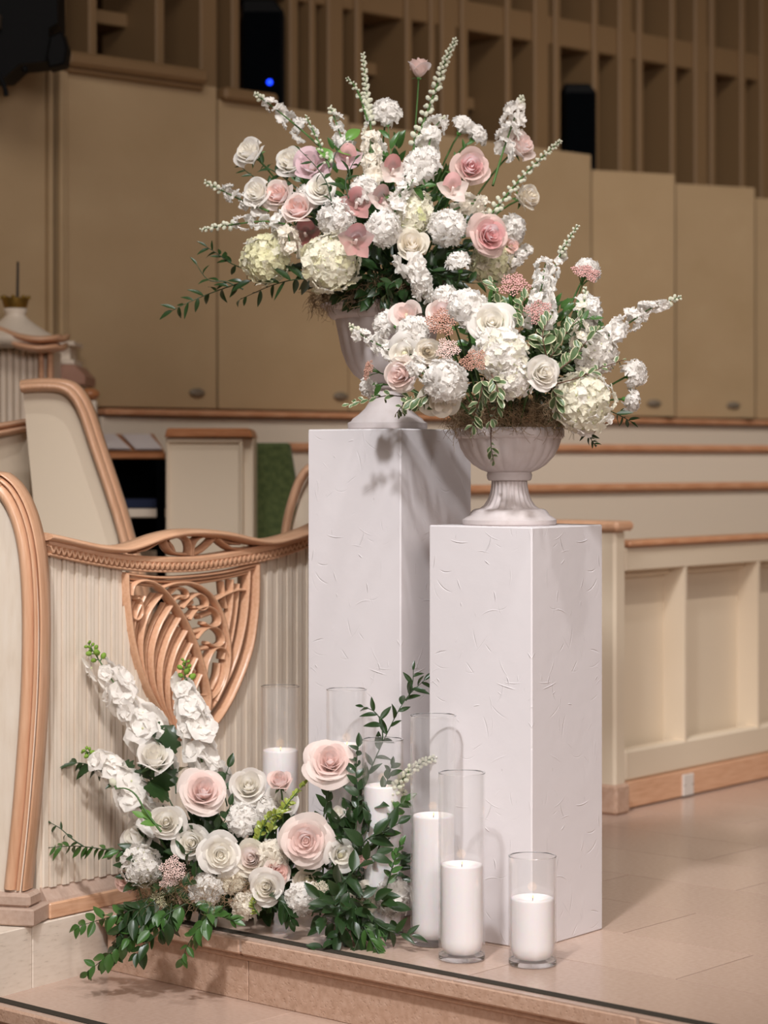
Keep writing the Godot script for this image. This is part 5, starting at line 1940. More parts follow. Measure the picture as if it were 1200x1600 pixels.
func tall_arrangement() -> void:
	set_arr("tall arrangement", Vector2(600, 350), Vector2(250, 210), 5.42, 0.24, Vector3(0.0085, 1.43, -5.39), 0.08)
	rose_at("half", "white", 391, 238, 25, [-0.55, 0.45], 0.0, "white rose apart on its own leafy stem at the outer edge of the tall arrangement")
	rose_at("bud", "blushpink", 655, 106, 19, [0.05, 0.97, 0.15], 0.0, "closed pink rosebud on the tallest straight stem above the tall arrangement")
	rose_at("half", "peach", 466, 327, 27, [-0.25, 0.5], 0.02, "peach-pink rose just above and between the two yellowish hydrangeas")
	rose_at("half", "peach", 436, 304, 25, [-0.5, 0.35], -0.02, "peach-pink rose half hidden behind its twin and a white rose")
	rose_at("half", "rose", 736, 261, 29, [0.1, 0.15], 0.02, "bright pink garden rose above the pale blush orchid in the tall arrangement")
	rose_at("half", "pink", 812, 228, 25, [0.62, 0.5], 0.0, "pink half-open rose seen from the side on a long bare green stem")
	rose_at("open", "rose", 765, 368, 32, [0.35, 0.05], 0.03, "large pink many-petalled rose low in the tall arrangement, beside a white carnation")
	rose_at("half", "cream", 644, 383, 26, [0.0, 0.35], 0.05, "cream rose low in the centre of the tall arrangement above hanging white stock")
	rose_at("half", "white", 402, 301, 24, [-0.5, 0.3], 0.01, "ivory rose between the drooping stock spike and the peach-pink roses")
	rose_at("half", "white", 455, 254, 27, [-0.4, 0.45], -0.05, "white rose tucked behind the lilac-pink lisianthus")
	rose_at("open", "white", 501, 296, 24, [-0.1, 0.35], 0.02, "creamy white ruffled rose directly below the lilac-pink lisianthus")
	rose_at("half", "cream", 823, 308, 23, [0.7, 0.2], -0.06, "cream rose in the shade behind the slender green bud spike")
	rose_at("loose", "lilac", 486, 258, 30, [-0.2, 0.4], 0.0, "lilac-pink lisianthus crossed by a thin dark leafy twig")
	rose_at("loose", "salmon", 800, 384, 12, [0.5, 0.2], -0.03, "small salmon bloom peeping out beside the large pink rose")
	carn_at(606, 170, 22, [0.15, 0.6], 0.0, "white carnation on a bare stem just below the bud spike, highest of the carnations")
	carn_at(525, 338, 28, [-0.12, 0.1], 0.05, "big white carnation between the peach-pink rose and the dusty orchids")
	carn_at(569, 294, 22, [0.0, 0.25], 0.03, "white carnation above the middle of the tall arrangement, under the shaded stock cluster")
	carn_at(600, 356, 28, [0.0, 0.0], 0.06, "white carnation beside the dusty pink orchid, in front of green buds")
	carn_at(661, 254, 27, [0.05, 0.35], 0.03, "round white carnation under the small stock cluster, next to the bright pink rose")
	carn_at(700, 353, 29, [0.1, 0.1], 0.06, "full white carnation between the blush orchid and the large pink rose")
	carn_at(728, 193, 19, [0.5, 0.7, 0.2], -0.02, "white carnation turned away with green calyx, above the bright pink rose")
	carn_at(751, 209, 17, [0.8, 0.5, 0.2], -0.02, "small white carnation in profile next to the pink half-open rose")
	carn_at(714, 404, 20, [-0.25, 0.88, 0.2], 0.08, "white carnation in profile on a pale green calyx, between the two arrangements")
	carn_at(808, 356, 22, [0.8, 0.2], -0.04, "white carnation at the shaded flank behind the large pink rose")
	carn_at(478, 305, 20, [-0.1, 0.4], 0.0, "half-covered white carnation behind the peach-pink rose")
	hyd_at(414, 406, 40, [-0.4, -0.15], 0.02, "yellow-green hydrangea head at the low outer side, over the trailing leaves", "petal_lime", "petal_hydra")
	hyd_at(516, 411, 47, [-0.1, -0.15], 0.05, "large cream hydrangea head drooping over the rim of the tall urn", "petal_hydra", "petal_lime")
	hyd_at(640, 332, 40, [0.05, 0.25], 0.0, "pale green hydrangea in the centre between two white carnations", "petal_hydra", "petal_green")
	hyd_at(768, 412, 34, [0.3, 0.0], -0.05, "shaded cream hydrangea low behind the large pink rose", "petal_lime", "petal_cream")
	orchid_at(543, 254, 29, [0.0, 0.4], -0.01, "pink orchid with a deep rose throat, near the top behind green leaves", "petal_lilac", "petal_deep")
	orchid_at(612, 270, 29, [0.2, 0.25], 0.0, "pale blush orchid with a speckled red throat between two carnations", "petal_blush", "petal_red")
	orchid_at(554, 377, 34, [0.2, -0.1], 0.08, "dusty pink orchid with red lip, lowest, over the cream hydrangea")
	orchid_at(556, 322, 31, [0.1, 0.2], 0.02, "dusty rose orchid half behind two white carnations")
	orchid_at(594, 314, 27, [0.3, 0.15], 0.03, "blush orchid with a dark red lip beside the white stock", "petal_blush", "petal_maroon")
	orchid_at(478, 366, 30, [-0.1, -0.1], -0.01, "dark red orchid deep between the two yellowish hydrangeas", "petal_maroon", "petal_red")
	orchid_at(706, 300, 30, [0.15, 0.35], 0.04, "pale blush orchid with rosy throat below the bright pink rose", "petal_blush", "petal_deep")
	# white stock and bud spikes
	spike("stock", [[520, 252, 0], [492, 222, 0], [455, 190, 0], [425, 166, 0], [398, 146, 0]], "stock", 15, 11, 7, 0.30, 0.86, "white stock spike pointing up and outward to the beige panels, topmost on that side", "petal_white", 9)
	spike("bud_spike", [[515, 262, 0.02], [505, 238, 0.02], [490, 206, 0.02], [477, 180, 0.02]], "stock", 0, 6, 5, 0.1, 0.2, "slim olive stem of tiny buds in front of the outward white stock", "petal_white", 30, "bud_green", 2.6)
	spike("bud_spike", [[586, 262, -0.02], [580, 205, -0.02], [573, 150, -0.02], [567, 84, -0.02]], "stock", 6, 9, 7, 0.15, 0.4, "upright greenish bud spike with a bent side shoot, next to the highest carnation", "petal_white", 74, "bud_green", 3.6)
	spike("bud_spike", [[575, 190, -0.01], [562, 150, -0.01], [552, 132, -0.01], [542, 122, -0.01]], "stock", 0, 9, 7, 0.1, 0.4, "thin side shoot of green buds leaning from the upright bud spike", "petal_white", 20, "bud_green", 2.6)
	spike("bud_spike", [[640, 250, -0.03], [662, 190, -0.03], [684, 130, -0.03], [698, 90, -0.03], [712, 62, -0.03]], "stock", 0, 8, 6, 0.1, 0.35, "tallest bud spike leaning away beside the pink rosebud", "petal_white", 84, "bud_green", 3.7)
	spike("stock", [[548, 280, -0.02], [540, 235, -0.02], [528, 200, -0.02], [516, 166, -0.02]], "stock", 13, 10, 7, 0.25, 0.78, "white stock spike with green tip behind the deep pink orchid", "petal_white", 12)
	spike("stock", [[420, 330, 0.0], [385, 316, 0.0], [355, 302, 0.0], [320, 284, 0.0]], "stock", 15, 11, 7, 0.1, 0.72, "white stock spike sticking out sideways below the solitary white rose", "petal_white", 14)
	spike("stock", [[455, 352, 0.02], [415, 346, 0.02], [370, 350, 0.02], [314, 359, 0.02]], "stock", 14, 11, 6, 0.1, 0.7, "white stock spike sticking out level just above the yellow-green hydrangea", "petal_white", 24)
	spike("stock", [[582, 300, 0.0], [582, 262, 0.0], [580, 235, 0.0], [577, 205, 0.0]], "stock", 22, 11, 9, 0.1, 1.0, "shaded white stock cluster standing between the two upper orchids", "petal_ivory", 0)
	spike("stock", [[770, 290, -0.02], [785, 240, -0.02], [802, 190, -0.02], [816, 150, -0.02]], "stock", 20, 12, 9, 0.35, 0.85, "white stock spike behind the pink half-open rose, with green tip", "petal_white", 12)
	spike("stock", [[660, 280, -0.01], [668, 240, -0.01], [676, 205, -0.01], [692, 185, -0.01]], "stock", 18, 11, 8, 0.25, 0.95, "small white stock cluster above the round white carnation", "petal_white", 4)
	spike("bud_spike", [[740, 370, 0.0], [775, 325, 0.0], [815, 278, 0.0], [850, 243, 0.0], [876, 220, 0.0]], "stock", 0, 9, 6, 0.1, 0.3, "slender green bud spike leaning outward above the short arrangement", "petal_ivory", 80, "bud_green", 3.3)
	spike("stock", [[615, 340, 0.04], [622, 315, 0.04], [632, 292, 0.04], [640, 276, 0.04]], "stock", 16, 10, 8, 0.1, 1.0, "white stock florets beside the blush orchid with the dark red lip", "petal_white", 0)
	spike("stock", [[638, 402, 0.10], [650, 422, 0.12], [658, 444, 0.13], [662, 462, 0.13]], "stock", 20, 13, 9, 0.05, 1.0, "white stock hanging over the dark leaves between the urns", "petal_white", 0)
	spike("stock", [[770, 430, -0.04], [795, 412, -0.04], [812, 398, -0.04], [826, 390, -0.04]], "stock", 14, 10, 8, 0.1, 1.0, "white stock florets low behind the tall arrangement next to the green striped stems", "petal_white", 3)
	spike("stock", [[455, 395, 0.03], [452, 375, 0.03], [448, 362, 0.03]], "stock", 9, 10, 9, 0.0, 1.0, "few shaded white stock florets between the peach-pink rose and the yellow-green hydrangea", "petal_ivory", 0)
	spike("stock", [[705, 330, -0.01], [735, 318, -0.01], [760, 322, -0.01]], "stock", 11, 10, 9, 0.0, 1.0, "shaded white stock florets behind the blush orchid and the long bare stem", "petal_ivory", 0)
	# foliage
	sprig("ruscus", [[440, 432, 0], [385, 440, 0.0], [335, 456, 0.0], [296, 472, 0.0], [268, 486, 0.0]], "lance", 27, 13, "leaf_dark", "dark leaf spray trailing farthest outward and down from the tall arrangement")
	sprig("ruscus", [[445, 425, -0.02], [400, 425, -0.02], [362, 412, -0.02], [342, 398, -0.02], [322, 385, -0.02]], "lance", 24, 15, "leaf_dark", "dark leaf spray curving up below the yellow-green hydrangea", "stem_dark", 0.3)
	sprig("ruscus", [[380, 452, 0.02], [352, 440, 0.02], [325, 437, 0.02], [305, 410, 0.02]], "lance", 22, 16, "leaf_dark", "short upturned shoot on the trailing dark leaf spray", "stem_dark", 0.2)
	sprig("ruscus", [[520, 440, 0.03], [470, 436, 0.03], [425, 446, 0.03], [375, 468, 0.03]], "lance", 30, 15, "leaf_dark", "dark leaf spray hanging under the two yellowish hydrangeas")
	sprig("ruscus", [[520, 330, 0.06], [512, 290, 0.06], [495, 262, 0.06], [466, 232, 0.06]], "lance", 19, 14, "leaf_dark", "thin dark leafy twig crossing the lilac-pink lisianthus")
	sprig("ruscus", [[430, 300, -0.04], [410, 285, -0.04], [385, 268, -0.04], [372, 254, -0.04]], "lance", 20, 11, "leaf_dark", "dark leaf spray under the solitary white rose")
	sprig("ruscus", [[470, 300, -0.06], [440, 275, -0.06], [418, 262, -0.06], [408, 252, -0.06]], "lance", 20, 11, "leaf_dark", "dark narrow leaves on the stem of the solitary white rose")
	sprig("ruscus", [[545, 310, 0.04], [540, 285, 0.04], [548, 262, 0.04], [556, 248, 0.04]], "lance", 24, 12, "leaf_dark", "dark leaves standing between the deep pink orchid and the white carnation")
	sprig("leaf_blade", [[520, 262, 0.01], [524, 240, 0.02], [545, 215, 0.02]], "broad", 44, 22, "leaf_fresh", "single fresh green blade by the deep pink orchid")
	sprig("ruscus", [[640, 430, 0.1], [615, 440, 0.12], [605, 455, 0.12], [612, 478, 0.12], [625, 500, 0.12]], "broad", 28, 14, "leaf_dark", "dark leaves hanging over the rim of the tall urn, beside the short arrangement")
	sprig("ruscus", [[670, 420, 0.05], [690, 430, 0.06], [730, 442, 0.06], [770, 440, 0.05]], "lance", 30, 11, "leaf_dark", "dark pointed leaves between the arrangements under the profile carnation")
	sprig("ruscus", [[680, 330, -0.02], [700, 290, -0.02], [716, 250, -0.04], [735, 218, -0.04]], "lance", 18, 14, "leaf_mid", "green leafy stem leading to the two profile carnations")
	sprig("ruscus", [[620, 330, 0.02], [618, 310, 0.03], [640, 296, 0.04], [668, 290, 0.04]], "broad", 26, 14, "leaf_mid", "green leaves under the round white carnation", "stem_green")
	sprig("leaf_blade", [[612, 260, -0.03], [610, 230, -0.03], [606, 195, -0.03]], "lance", 30, 16, "leaf_mid", "green stem leaves below the highest carnation", "stem_green")
	filler("foliage", "dense dark leaves filling the body of the tall arrangement", 420, at(600, 385, 5.44), Vector3(0.24, 0.12, 0.14), 0.05, "leaf_dark")
	filler("foliage", "dark leaves packed over the rim of the tall urn", 320, at(618, 438, 5.26), Vector3(0.15, 0.055, 0.09), 0.045, "leaf_dark", "broad", 0.0)
	filler("foliage", "mid green leaves between the upper flowers of the tall arrangement", 160, at(590, 300, 5.42), Vector3(0.22, 0.12, 0.10), 0.042, "leaf_mid", "broad", 0.8)
	moss("brown moss fringe round the rim of the tall urn", Vector3(0.0085, 1.437, -5.39), 0.158, 420, 1.4, "moss_dark")
	moss("thick pale moss lying over the beaded rim of the tall urn", Vector3(0.0085, 1.437, -5.39), 0.162, 700, 2.0, "moss", Vector2(0.3, 3.4))
	moss("pale moss strands hanging from the outer side of the tall urn", Vector3(0.0085, 1.437, -5.39), 0.165, 150, 3.0, "moss", Vector2(1.6, 3.6))


func short_arrangement() -> void:
	set_arr("short arrangement", Vector2(800, 570), Vector2(225, 150), 5.07, 0.2, Vector3(0.2825, 1.11, -5.045), 0.07)
	carn_at(731, 480, 31, [0.05, 0.3], 0.06, "large white carnation high in the short arrangement beside pink yarrow")
	carn_at(692, 457, 20, [-0.35, 0.9, 0.2], 0.05, "flat white carnation seen edge-on under the hanging stock")
	carn_at(596, 505, 22, [-0.85, 0.3, 0.3], 0.0, "white carnation in profile with bright green calyx at the outer edge facing the taller pedestal")
	carn_at(645, 518, 27, [-0.2, 0.3], 0.04, "white carnation between the profile carnation and the peachy yarrow")
	carn_at(697, 594, 34, [0.0, 0.05], 0.1, "largest white carnation, low above folded white petals over the urn rim")
	carn_at(997, 581, 21, [0.75, 0.3], -0.02, "white carnation farthest out beside a red-brown twig")
	carn_at(992, 627, 18, [0.92, -0.2, 0.2], 0.0, "small white carnation in profile with a long green calyx by the large hydrangea")
	carn_at(922, 416, 21, [0.45, 0.8, 0.2], -0.05, "white carnation behind the topmost pink yarrow")
	carn_at(572, 607, 17, [-0.85, -0.3, 0.2], -0.02, "small shaded white carnation under the brownish yarrow")
	carn_at(928, 487, 27, [0.7, 0.1, 0.3], -0.02, "white carnation with green calyx turned away near the upper side of the short arrangement")
	rose_at("half", "white", 848, 583, 28, [0.25, 0.1], 0.1, "single neat white rose in front of variegated leaves in the short arrangement")
	rose_at("loose", "white", 631, 552, 28, [-0.3, 0.1], 0.05, "white lisianthus cup above the folded pink rose")
	rose_at("loose", "pink", 635, 492, 27, [-0.4, 0.5], -0.02, "pale pink rose peeping up behind white carnations near the tall urn")
	rose_at("half", "pink", 628, 584, 29, [-0.45, -0.1], 0.05, "folded pink rose low beside the variegated twig facing the taller pedestal")
	rose_at("half", "pink", 692, 490, 28, [-0.1, 0.4], 0.02, "pink rose behind the peachy yarrow")
	rose_at("loose", "cream", 690, 626, 32, [-0.1, -0.45], 0.06, "white bloom with folded paper-like petals hanging over the urn rim")
	rose_at("open", "white", 768, 505, 34, [0.0, 0.25], 0.05, "broad white ruffled rose above the central hydrangea")
	rose_at("half", "cream", 668, 548, 21, [0.1, 0.0], 0.04, "greenish cream bud next to the pale yarrow")
	hyd_at(782, 553, 44, [0.0, 0.1], 0.06, "white hydrangea head in the centre of the short arrangement", "petal_white", "petal_hydra")
	hyd_at(800, 590, 34, [0.0, -0.1], 0.06, "smaller white hydrangea just beside the neat white rose", "petal_white", "petal_hydra")
	hyd_at(914, 630, 50, [0.3, -0.2], 0.05, "largest white hydrangea, drooping over the side of the urn", "petal_hydra", "petal_white")
	hyd_at(930, 548, 38, [0.45, 0.15], -0.02, "white hydrangea behind twigs above the largest one", "petal_white", "petal_white")
	umbel_at("yarrow", 690, 505, 25, [-0.1, 0.25], 0.09, "peachy pink yarrow head against the large white carnation", "yarrow_coral")
	umbel_at("yarrow", 803, 447, 27, [0.0, 0.65], 0.05, "pink yarrow head between variegated leaves and the upright stock cluster", "yarrow_pink")
	umbel_at("yarrow", 841, 487, 24, [0.05, 0.5], 0.07, "pink yarrow head below the upright stock cluster", "yarrow_pink")
	umbel_at("yarrow", 915, 428, 24, [0.2, 0.75], 0.0, "topmost pink yarrow head on a thin branching stem", "yarrow_pink")
	umbel_at("yarrow", 740, 565, 22, [-0.1, 0.4], 0.1, "coral yarrow head between the largest carnation and the hydrangea", "yarrow_coral")
	umbel_at("yarrow", 577, 578, 19, [-0.9, 0.2, 0.35], 0.0, "brownish pink yarrow seen from the side, out by the tall urn", "yarrow_coral")
	umbel_at("yarrow", 700, 545, 20, [0.0, 0.3], 0.09, "pale whitish yarrow above the largest carnation", "yarrow_pale")
	spike("stock", [[870, 580, 0.0], [925, 540, 0.0], [975, 510, 0.0], [1020, 480, 0.0], [1064, 464, 0.0]], "stock", 24, 13, 8, 0.35, 0.86, "long white stock spike reaching outward over the choir pews", "petal_white", 10)
	spike("bud_spike", [[858, 440, -0.02], [868, 415, -0.02], [882, 385, -0.02], [903, 352, -0.02]], "stock", 4, 9, 7, 0.2, 0.5, "upright tip of white and green buds above the short arrangement", "petal_white", 22, "bud_green", 3.2)
	spike("stock", [[838, 505, 0.02], [842, 470, 0.02], [848, 440, 0.02], [852, 412, 0.02]], "stock", 30, 14, 11, 0.05, 1.0, "upright white stock cluster in the top of the short arrangement", "petal_white", 0)
	spike("stock", [[640, 560, 0.02], [605, 545, 0.02], [572, 528, 0.02], [546, 508, 0.02]], "stock", 16, 11, 8, 0.2, 0.8, "white stock spike pointing sideways in front of the tall urn", "petal_white", 9)
	spike("stock", [[668, 590, 0.08], [655, 578, 0.08], [645, 568, 0.08]], "stock", 7, 9, 8, 0.0, 1.0, "few white stock florets between the folded pink rose and the largest carnation", "petal_white", 0)
	spike("stock", [[905, 560, 0.0], [905, 520, 0.0], [912, 480, 0.0], [915, 450, 0.0]], "stock", 10, 10, 8, 0.1, 0.6, "greenish white budding stock under the topmost pink yarrow", "petal_ivory", 18)
	# variegated foliage
	sprig("variegated_shrub", [[690, 640, 0.06], [650, 625, 0.06], [610, 618, 0.04], [575, 625, 0.02], [545, 632, 0.0]], "variegated", 17, 11, "leaf_sage", "variegated twig pointing across the foot of the tall urn", "twig", 0.05)
	sprig("variegated_shrub", [[680, 615, 0.08], [655, 622, 0.08], [635, 628, 0.08], [620, 645, 0.08]], "variegated", 19, 7, "leaf_sage", "variegated leaf tuft below the folded pink rose", "twig", 0.05, "foliage", 2)
	sprig("variegated_shrub", [[755, 590, 0.1], [752, 615, 0.12], [742, 645, 0.12], [738, 672, 0.12]], "variegated", 24, 8, "leaf_sage", "big variegated leaf cluster over the front rim of the short urn", "twig", 0.05, "foliage", 2)
	sprig("variegated_shrub", [[768, 585, 0.1], [778, 610, 0.13], [775, 640, 0.13], [765, 660, 0.13]], "variegated", 21, 8, "leaf_sage", "variegated leaves in front of the moss under the central hydrangea", "twig", 0.05, "foliage", 2)
	sprig("variegated_shrub", [[768, 655, 0.12], [767, 680, 0.125], [768, 704, 0.125], [772, 722, 0.12]], "variegated", 17, 12, "leaf_sage", "little variegated shoot hanging down over the fluted bowl", "twig", 0.5)
	sprig("variegated_shrub", [[850, 570, 0.06], [870, 545, 0.07], [885, 520, 0.06], [905, 495, 0.04]], "variegated", 20, 7, "leaf_sage", "variegated branch above the neat white rose", "twig", 0.05, "foliage", 2)
	sprig("variegated_shrub", [[855, 560, 0.08], [850, 540, 0.09], [848, 520, 0.09], [856, 500, 0.08]], "variegated", 27, 8, "leaf_sage", "broad grey-green variegated leaves beside the pink yarrow", "twig", 0.05, "foliage", 2)
	sprig("variegated_shrub", [[870, 580, 0.07], [895, 560, 0.07], [915, 535, 0.05], [935, 515, 0.04]], "variegated", 19, 8, "leaf_sage", "variegated twig in front of the white hydrangea behind", "twig", 0.05, "foliage", 2)
	sprig("variegated_shrub", [[870, 600, 0.08], [905, 590, 0.07], [940, 575, 0.05], [975, 562, 0.03]], "variegated", 15, 13, "leaf_sage", "thin red-brown twig with small leaves reaching to the outer carnation", "twig", 0.3)
	sprig("variegated_shrub", [[790, 520, 0.04], [782, 490, 0.04], [778, 465, 0.04], [768, 440, 0.03]], "variegated", 20, 8, "leaf_sage", "variegated leaves above the broad ruffled rose", "twig", 0.1, "foliage", 2)
	sprig("variegated_shrub", [[810, 520, 0.06], [818, 500, 0.06], [815, 480, 0.06], [820, 465, 0.06]], "variegated", 20, 8, "leaf_sage", "variegated leaves between two pink yarrow heads", "twig", 0.1, "foliage", 2)
	sprig("variegated_shrub", [[860, 600, 0.06], [870, 625, 0.08], [868, 645, 0.08]], "variegated", 22, 9, "leaf_sage", "variegated leaves under the neat white rose", "twig", 0.1, "foliage", 2)
	sprig("ruscus", [[920, 620, 0.0], [950, 640, 0.0], [970, 650, 0.0], [988, 660, 0.0]], "lance", 26, 16, "leaf_dark", "dark leaves sticking out under the small profile carnation", "stem_dark", 0.5)
	sprig("ruscus", [[905, 650, 0.02], [920, 680, 0.02], [930, 696, 0.02]], "lance", 20, 11, "leaf_dark", "dark leaf tips below the largest white hydrangea", "stem_dark", 0.3)
	sprig("leaf_blade", [[600, 600, 0.03], [592, 604, 0.03], [584, 600, 0.03]], "broad", 22, 10, "leaf_mid", "green leaf pair beside the small shaded carnation", "stem_green", 0.1)
	sprig("ruscus", [[880, 520, 0.02], [910, 500, 0.0], [935, 500, -0.02], [950, 520, -0.02]], "broad", 24, 12, "leaf_mid", "green leaves behind the twigs near the upper hydrangea", "stem_green")
	filler("foliage", "dense dark leaves filling the body of the short arrangement", 360, at(800, 590, 5.08), Vector3(0.17, 0.085, 0.13), 0.04, "leaf_dark")
	filler("foliage", "mid green leaves between the upper flowers of the short arrangement", 170, at(815, 510, 5.06), Vector3(0.16, 0.07, 0.1), 0.035, "leaf_mid", "broad", 0.7)
	filler("foliage", "grey-green leaf bits around the pink yarrow", 130, at(850, 530, 4.98), Vector3(0.08, 0.07, 0.05), 0.028, "leaf_sage", "round", 0.6)
	moss("tangle of brown moss over the front rim of the short urn", Vector3(0.2825, 1.142, -5.045), 0.118, 950, 1.3, "moss")
	moss("thick pale moss spilling over the fluted bowl of the short urn", Vector3(0.2825, 1.142, -5.045), 0.125, 700, 2.4, "moss", Vector2(0.2, 2.95))
	moss("dark moss under the flowers of the short arrangement", Vector3(0.2825, 1.155, -5.045), 0.105, 420, 0.6, "moss_dark")
	moss("moss strands hanging beside the taller pedestal from the short urn", Vector3(0.2825, 1.136, -5.045), 0.125, 130, 3.2, "moss", Vector2(2.0, 3.6))


func floor_arrangement() -> void:
	set_arr("floor arrangement", Vector2(400, 1330), Vector2(300, 200), 5.1, 0.1, Vector3(-0.35, 0.03, -5.15), 0.3)
	arr["line"] = [5.2, 4.98, 0.00022]
	spike("delphinium", [[262, 1215, -0.03], [240, 1160, -0.02], [205, 1105, -0.01], [170, 1055, 0.0], [138, 1005, 0.0]], "delphinium", 25, 25, 15, 0.12, 0.84, "white delphinium spike leaning outward before the fluted battens, with green buds at its tip", "petal_white", 12, "berry_green", 4.2)
	spike("delphinium", [[335, 1260, -0.03], [318, 1200, -0.03], [302, 1130, -0.03], [290, 1075, -0.03], [290, 1032, -0.03]], "delphinium", 25, 25, 16, 0.15, 0.80, "white delphinium spike standing upright before the tip of the carved shield", "petal_white", 10, "berry_green", 4.2)
	spike("delphinium", [[262, 1330, 0.0], [225, 1270, 0.0], [190, 1220, 0.0], [160, 1190, 0.0], [132, 1172, 0.0]], "delphinium", 23, 23, 15, 0.08, 0.80, "lowest white delphinium spike, beside the curved bud stem", "petal_white", 10, "berry_green", 4.0)
	rose_at("half", "white", 241, 1185, 30, [0.2, 0.75], 0.03, "white rose between the two taller delphinium spikes, held up on a green stem")
	rose_at("open", "pink", 318, 1238, 38, [0.15, 0.6], 0.04, "open pale pink rose at the foot of the upright delphinium")
	rose_at("half", "white", 260, 1286, 29, [0.05, 0.3], 0.07, "white rose below the curved bud stem of the lowest delphinium")
	rose_at("open", "white", 344, 1335, 32, [0.1, 0.1], 0.10, "round white rose facing front in the middle of the floor arrangement")
	rose_at("half", "white", 300, 1318, 30, [-0.05, 0.3], 0.05, "white rose half behind the round front-facing one, with a dark leaf over it")
	rose_at("half", "white", 388, 1229, 31, [0.0, 0.45], 0.0, "ivory rose beside the little pink rosebud before the glass cylinder")
	rose_at("half", "blushpink", 437, 1221, 20, [-0.1, 0.75], 0.02, "little pink rosebud in front of the candle by the battens")
	rose_at("full", "pink", 516, 1191, 40, [0.05, 0.55], 0.04, "wide open pale pink rose held highest, before the taller pedestal")
	rose_at("full", "pink", 478, 1313, 40, [0.0, 0.15], 0.08, "largest pale pink rose facing front in the lower part of the floor arrangement")
	rose_at("open", "peach", 432, 1362, 24, [0.5, 0.4], 0.06, "peach-pink rose squeezed beside the loose white rose below the largest pink rose")
	rose_at("half", "blush", 393, 1342, 27, [-0.1, 0.3], 0.06, "blush rose next to the round front-facing white rose")
	rose_at("half", "white", 417, 1386, 28, [-0.1, 0.2], 0.10, "loose white rose with a petal hanging down, near the step")
	rose_at("loose", "white", 533, 1336, 25, [0.3, 0.3], 0.06, "white lisianthus beside the largest pink rose")
	rose_at("bud", "white", 529, 1271, 12, [0.0, 0.6], 0.04, "small white bud among the dark leaves under the highest pink rose")
	rose_at("loose", "cream", 480, 1375, 26, [0.0, -0.1], 0.03, "shaded cream bloom under the largest pink rose")
	rose_at("open", "cream", 566, 1406, 26, [0.2, 0.2], 0.03, "shaded cream rose behind leaves near the tallest front candle")
	rose_at("loose", "salmon", 196, 1377, 18, [-0.6, 0.1], 0.02, "peach bloom half hidden at the outer foot of the floor arrangement")
	rose_at("loose", "white", 215, 1307, 28, [-0.5, 0.3], 0.0, "white shaded bloom below the lowest delphinium spike")
	rose_at("loose", "white", 440, 1252, 24, [0.2, 0.5], -0.02, "white bloom behind the little pink rosebud")
	carn_at(378, 1278, 24, [0.0, 0.45], 0.05, "white carnation above the round white rose, under the ivory rose")
	carn_at(322, 1391, 26, [-0.05, 0.1], 0.10, "white carnation low above the step with moss below it")
	carn_at(364, 1374, 22, [0.1, 0.2], 0.07, "cream carnation between the low white carnation and the loose white rose", "petal_cream")
	carn_at(385, 1418, 21, [0.1, 0.0], 0.10, "cream-white carnation lowest on the step edge", "petal_ivory")
	carn_at(473, 1405, 25, [0.1, 0.1], 0.10, "white carnation among leaves below the largest pink rose")
	carn_at(427, 1334, 23, [0.0, 0.3], 0.06, "cream carnation touching the largest pink rose", "petal_ivory")
	carn_at(618, 1402, 30, [0.3, 0.1], 0.02, "big white carnation against the tallest front candle cylinder")
	carn_at(415, 1262, 22, [0.1, 0.5], 0.0, "white carnation behind the yellow-green sprigs")
	hyd_at(220, 1352, 33, [-0.3, 0.2], 0.05, "white hydrangea head at the outer foot of the floor arrangement", "petal_white", "petal_white")
	umbel_at("rice_flower", 272, 1357, 22, [0.0, 0.35], 0.09, "whitish pink bead-like flower cluster beside the white hydrangea", "yarrow_pale")
	umbel_at("rice_flower", 264, 1376, 16, [0.1, 0.1], 0.09, "second bead-like flower cluster just under the first", "yarrow_pale")
	umbel_at("rice_flower", 246, 1408, 16, [-0.1, 0.2], 0.06, "small cream bead-like cluster above the trailing leaves at the step", "petal_lime")
	umbel_at("rice_flower", 500, 1388, 15, [0.1, 0.3], 0.08, "little beige bead-like cluster among leaves under the largest pink rose", "petal_cream")
	umbel_at("rice_flower", 567, 1345, 13, [0.2, 0.3], 0.05, "tiny pink-brown bead cluster among the dark leaves", "yarrow_pink")
	spike("veronica", [[585, 1275, 0.03], [612, 1240, 0.03], [640, 1205, 0.02], [668, 1188, 0.0], [700, 1184, -0.02]], "stock", 0, 6, 5, 0.0, 0.2, "arching spray of tiny white bells in front of the tallest candle cylinder", "petal_white", 100, "bud_green", 3.6, 1.2)
	spike("veronica", [[585, 1330, 0.0], [600, 1290, 0.0], [620, 1255, 0.0], [632, 1235, 0.0]], "stock", 0, 6, 5, 0.0, 0.2, "shaded spray of tiny pale bells beside the climbing leaves", "petal_white", 60, "bud_green", 3.6, 1.2)
	spike("nodding_bud", [[252, 1300, 0.12], [228, 1268, 0.13], [212, 1242, 0.13], [196, 1232, 0.13], [180, 1233, 0.13]], "stock", 0, 6, 5, 0.9, 1.0, "curved green stem with a single nodding bud before the lowest delphinium", "petal_white", 1, "bud_green", 8.0, 2.0)
	# foliage
	sprig("ruscus", [[200, 1215, 0.0], [165, 1205, 0.0], [125, 1192, 0.0], [80, 1200, 0.0]], "lance", 28, 9, "leaf_dark", "dark leaf spray reaching out level to the curved parapet end, upper of two", "stem_dark", 0.05, "foliage", 2)
	sprig("ruscus", [[205, 1330, 0.02], [170, 1328, 0.02], [120, 1322, 0.02], [68, 1325, 0.02]], "lance", 27, 9, "leaf_mid", "leaf spray reaching out level to the curved parapet end, lower of two", "stem_dark", 0.05, "foliage", 2)
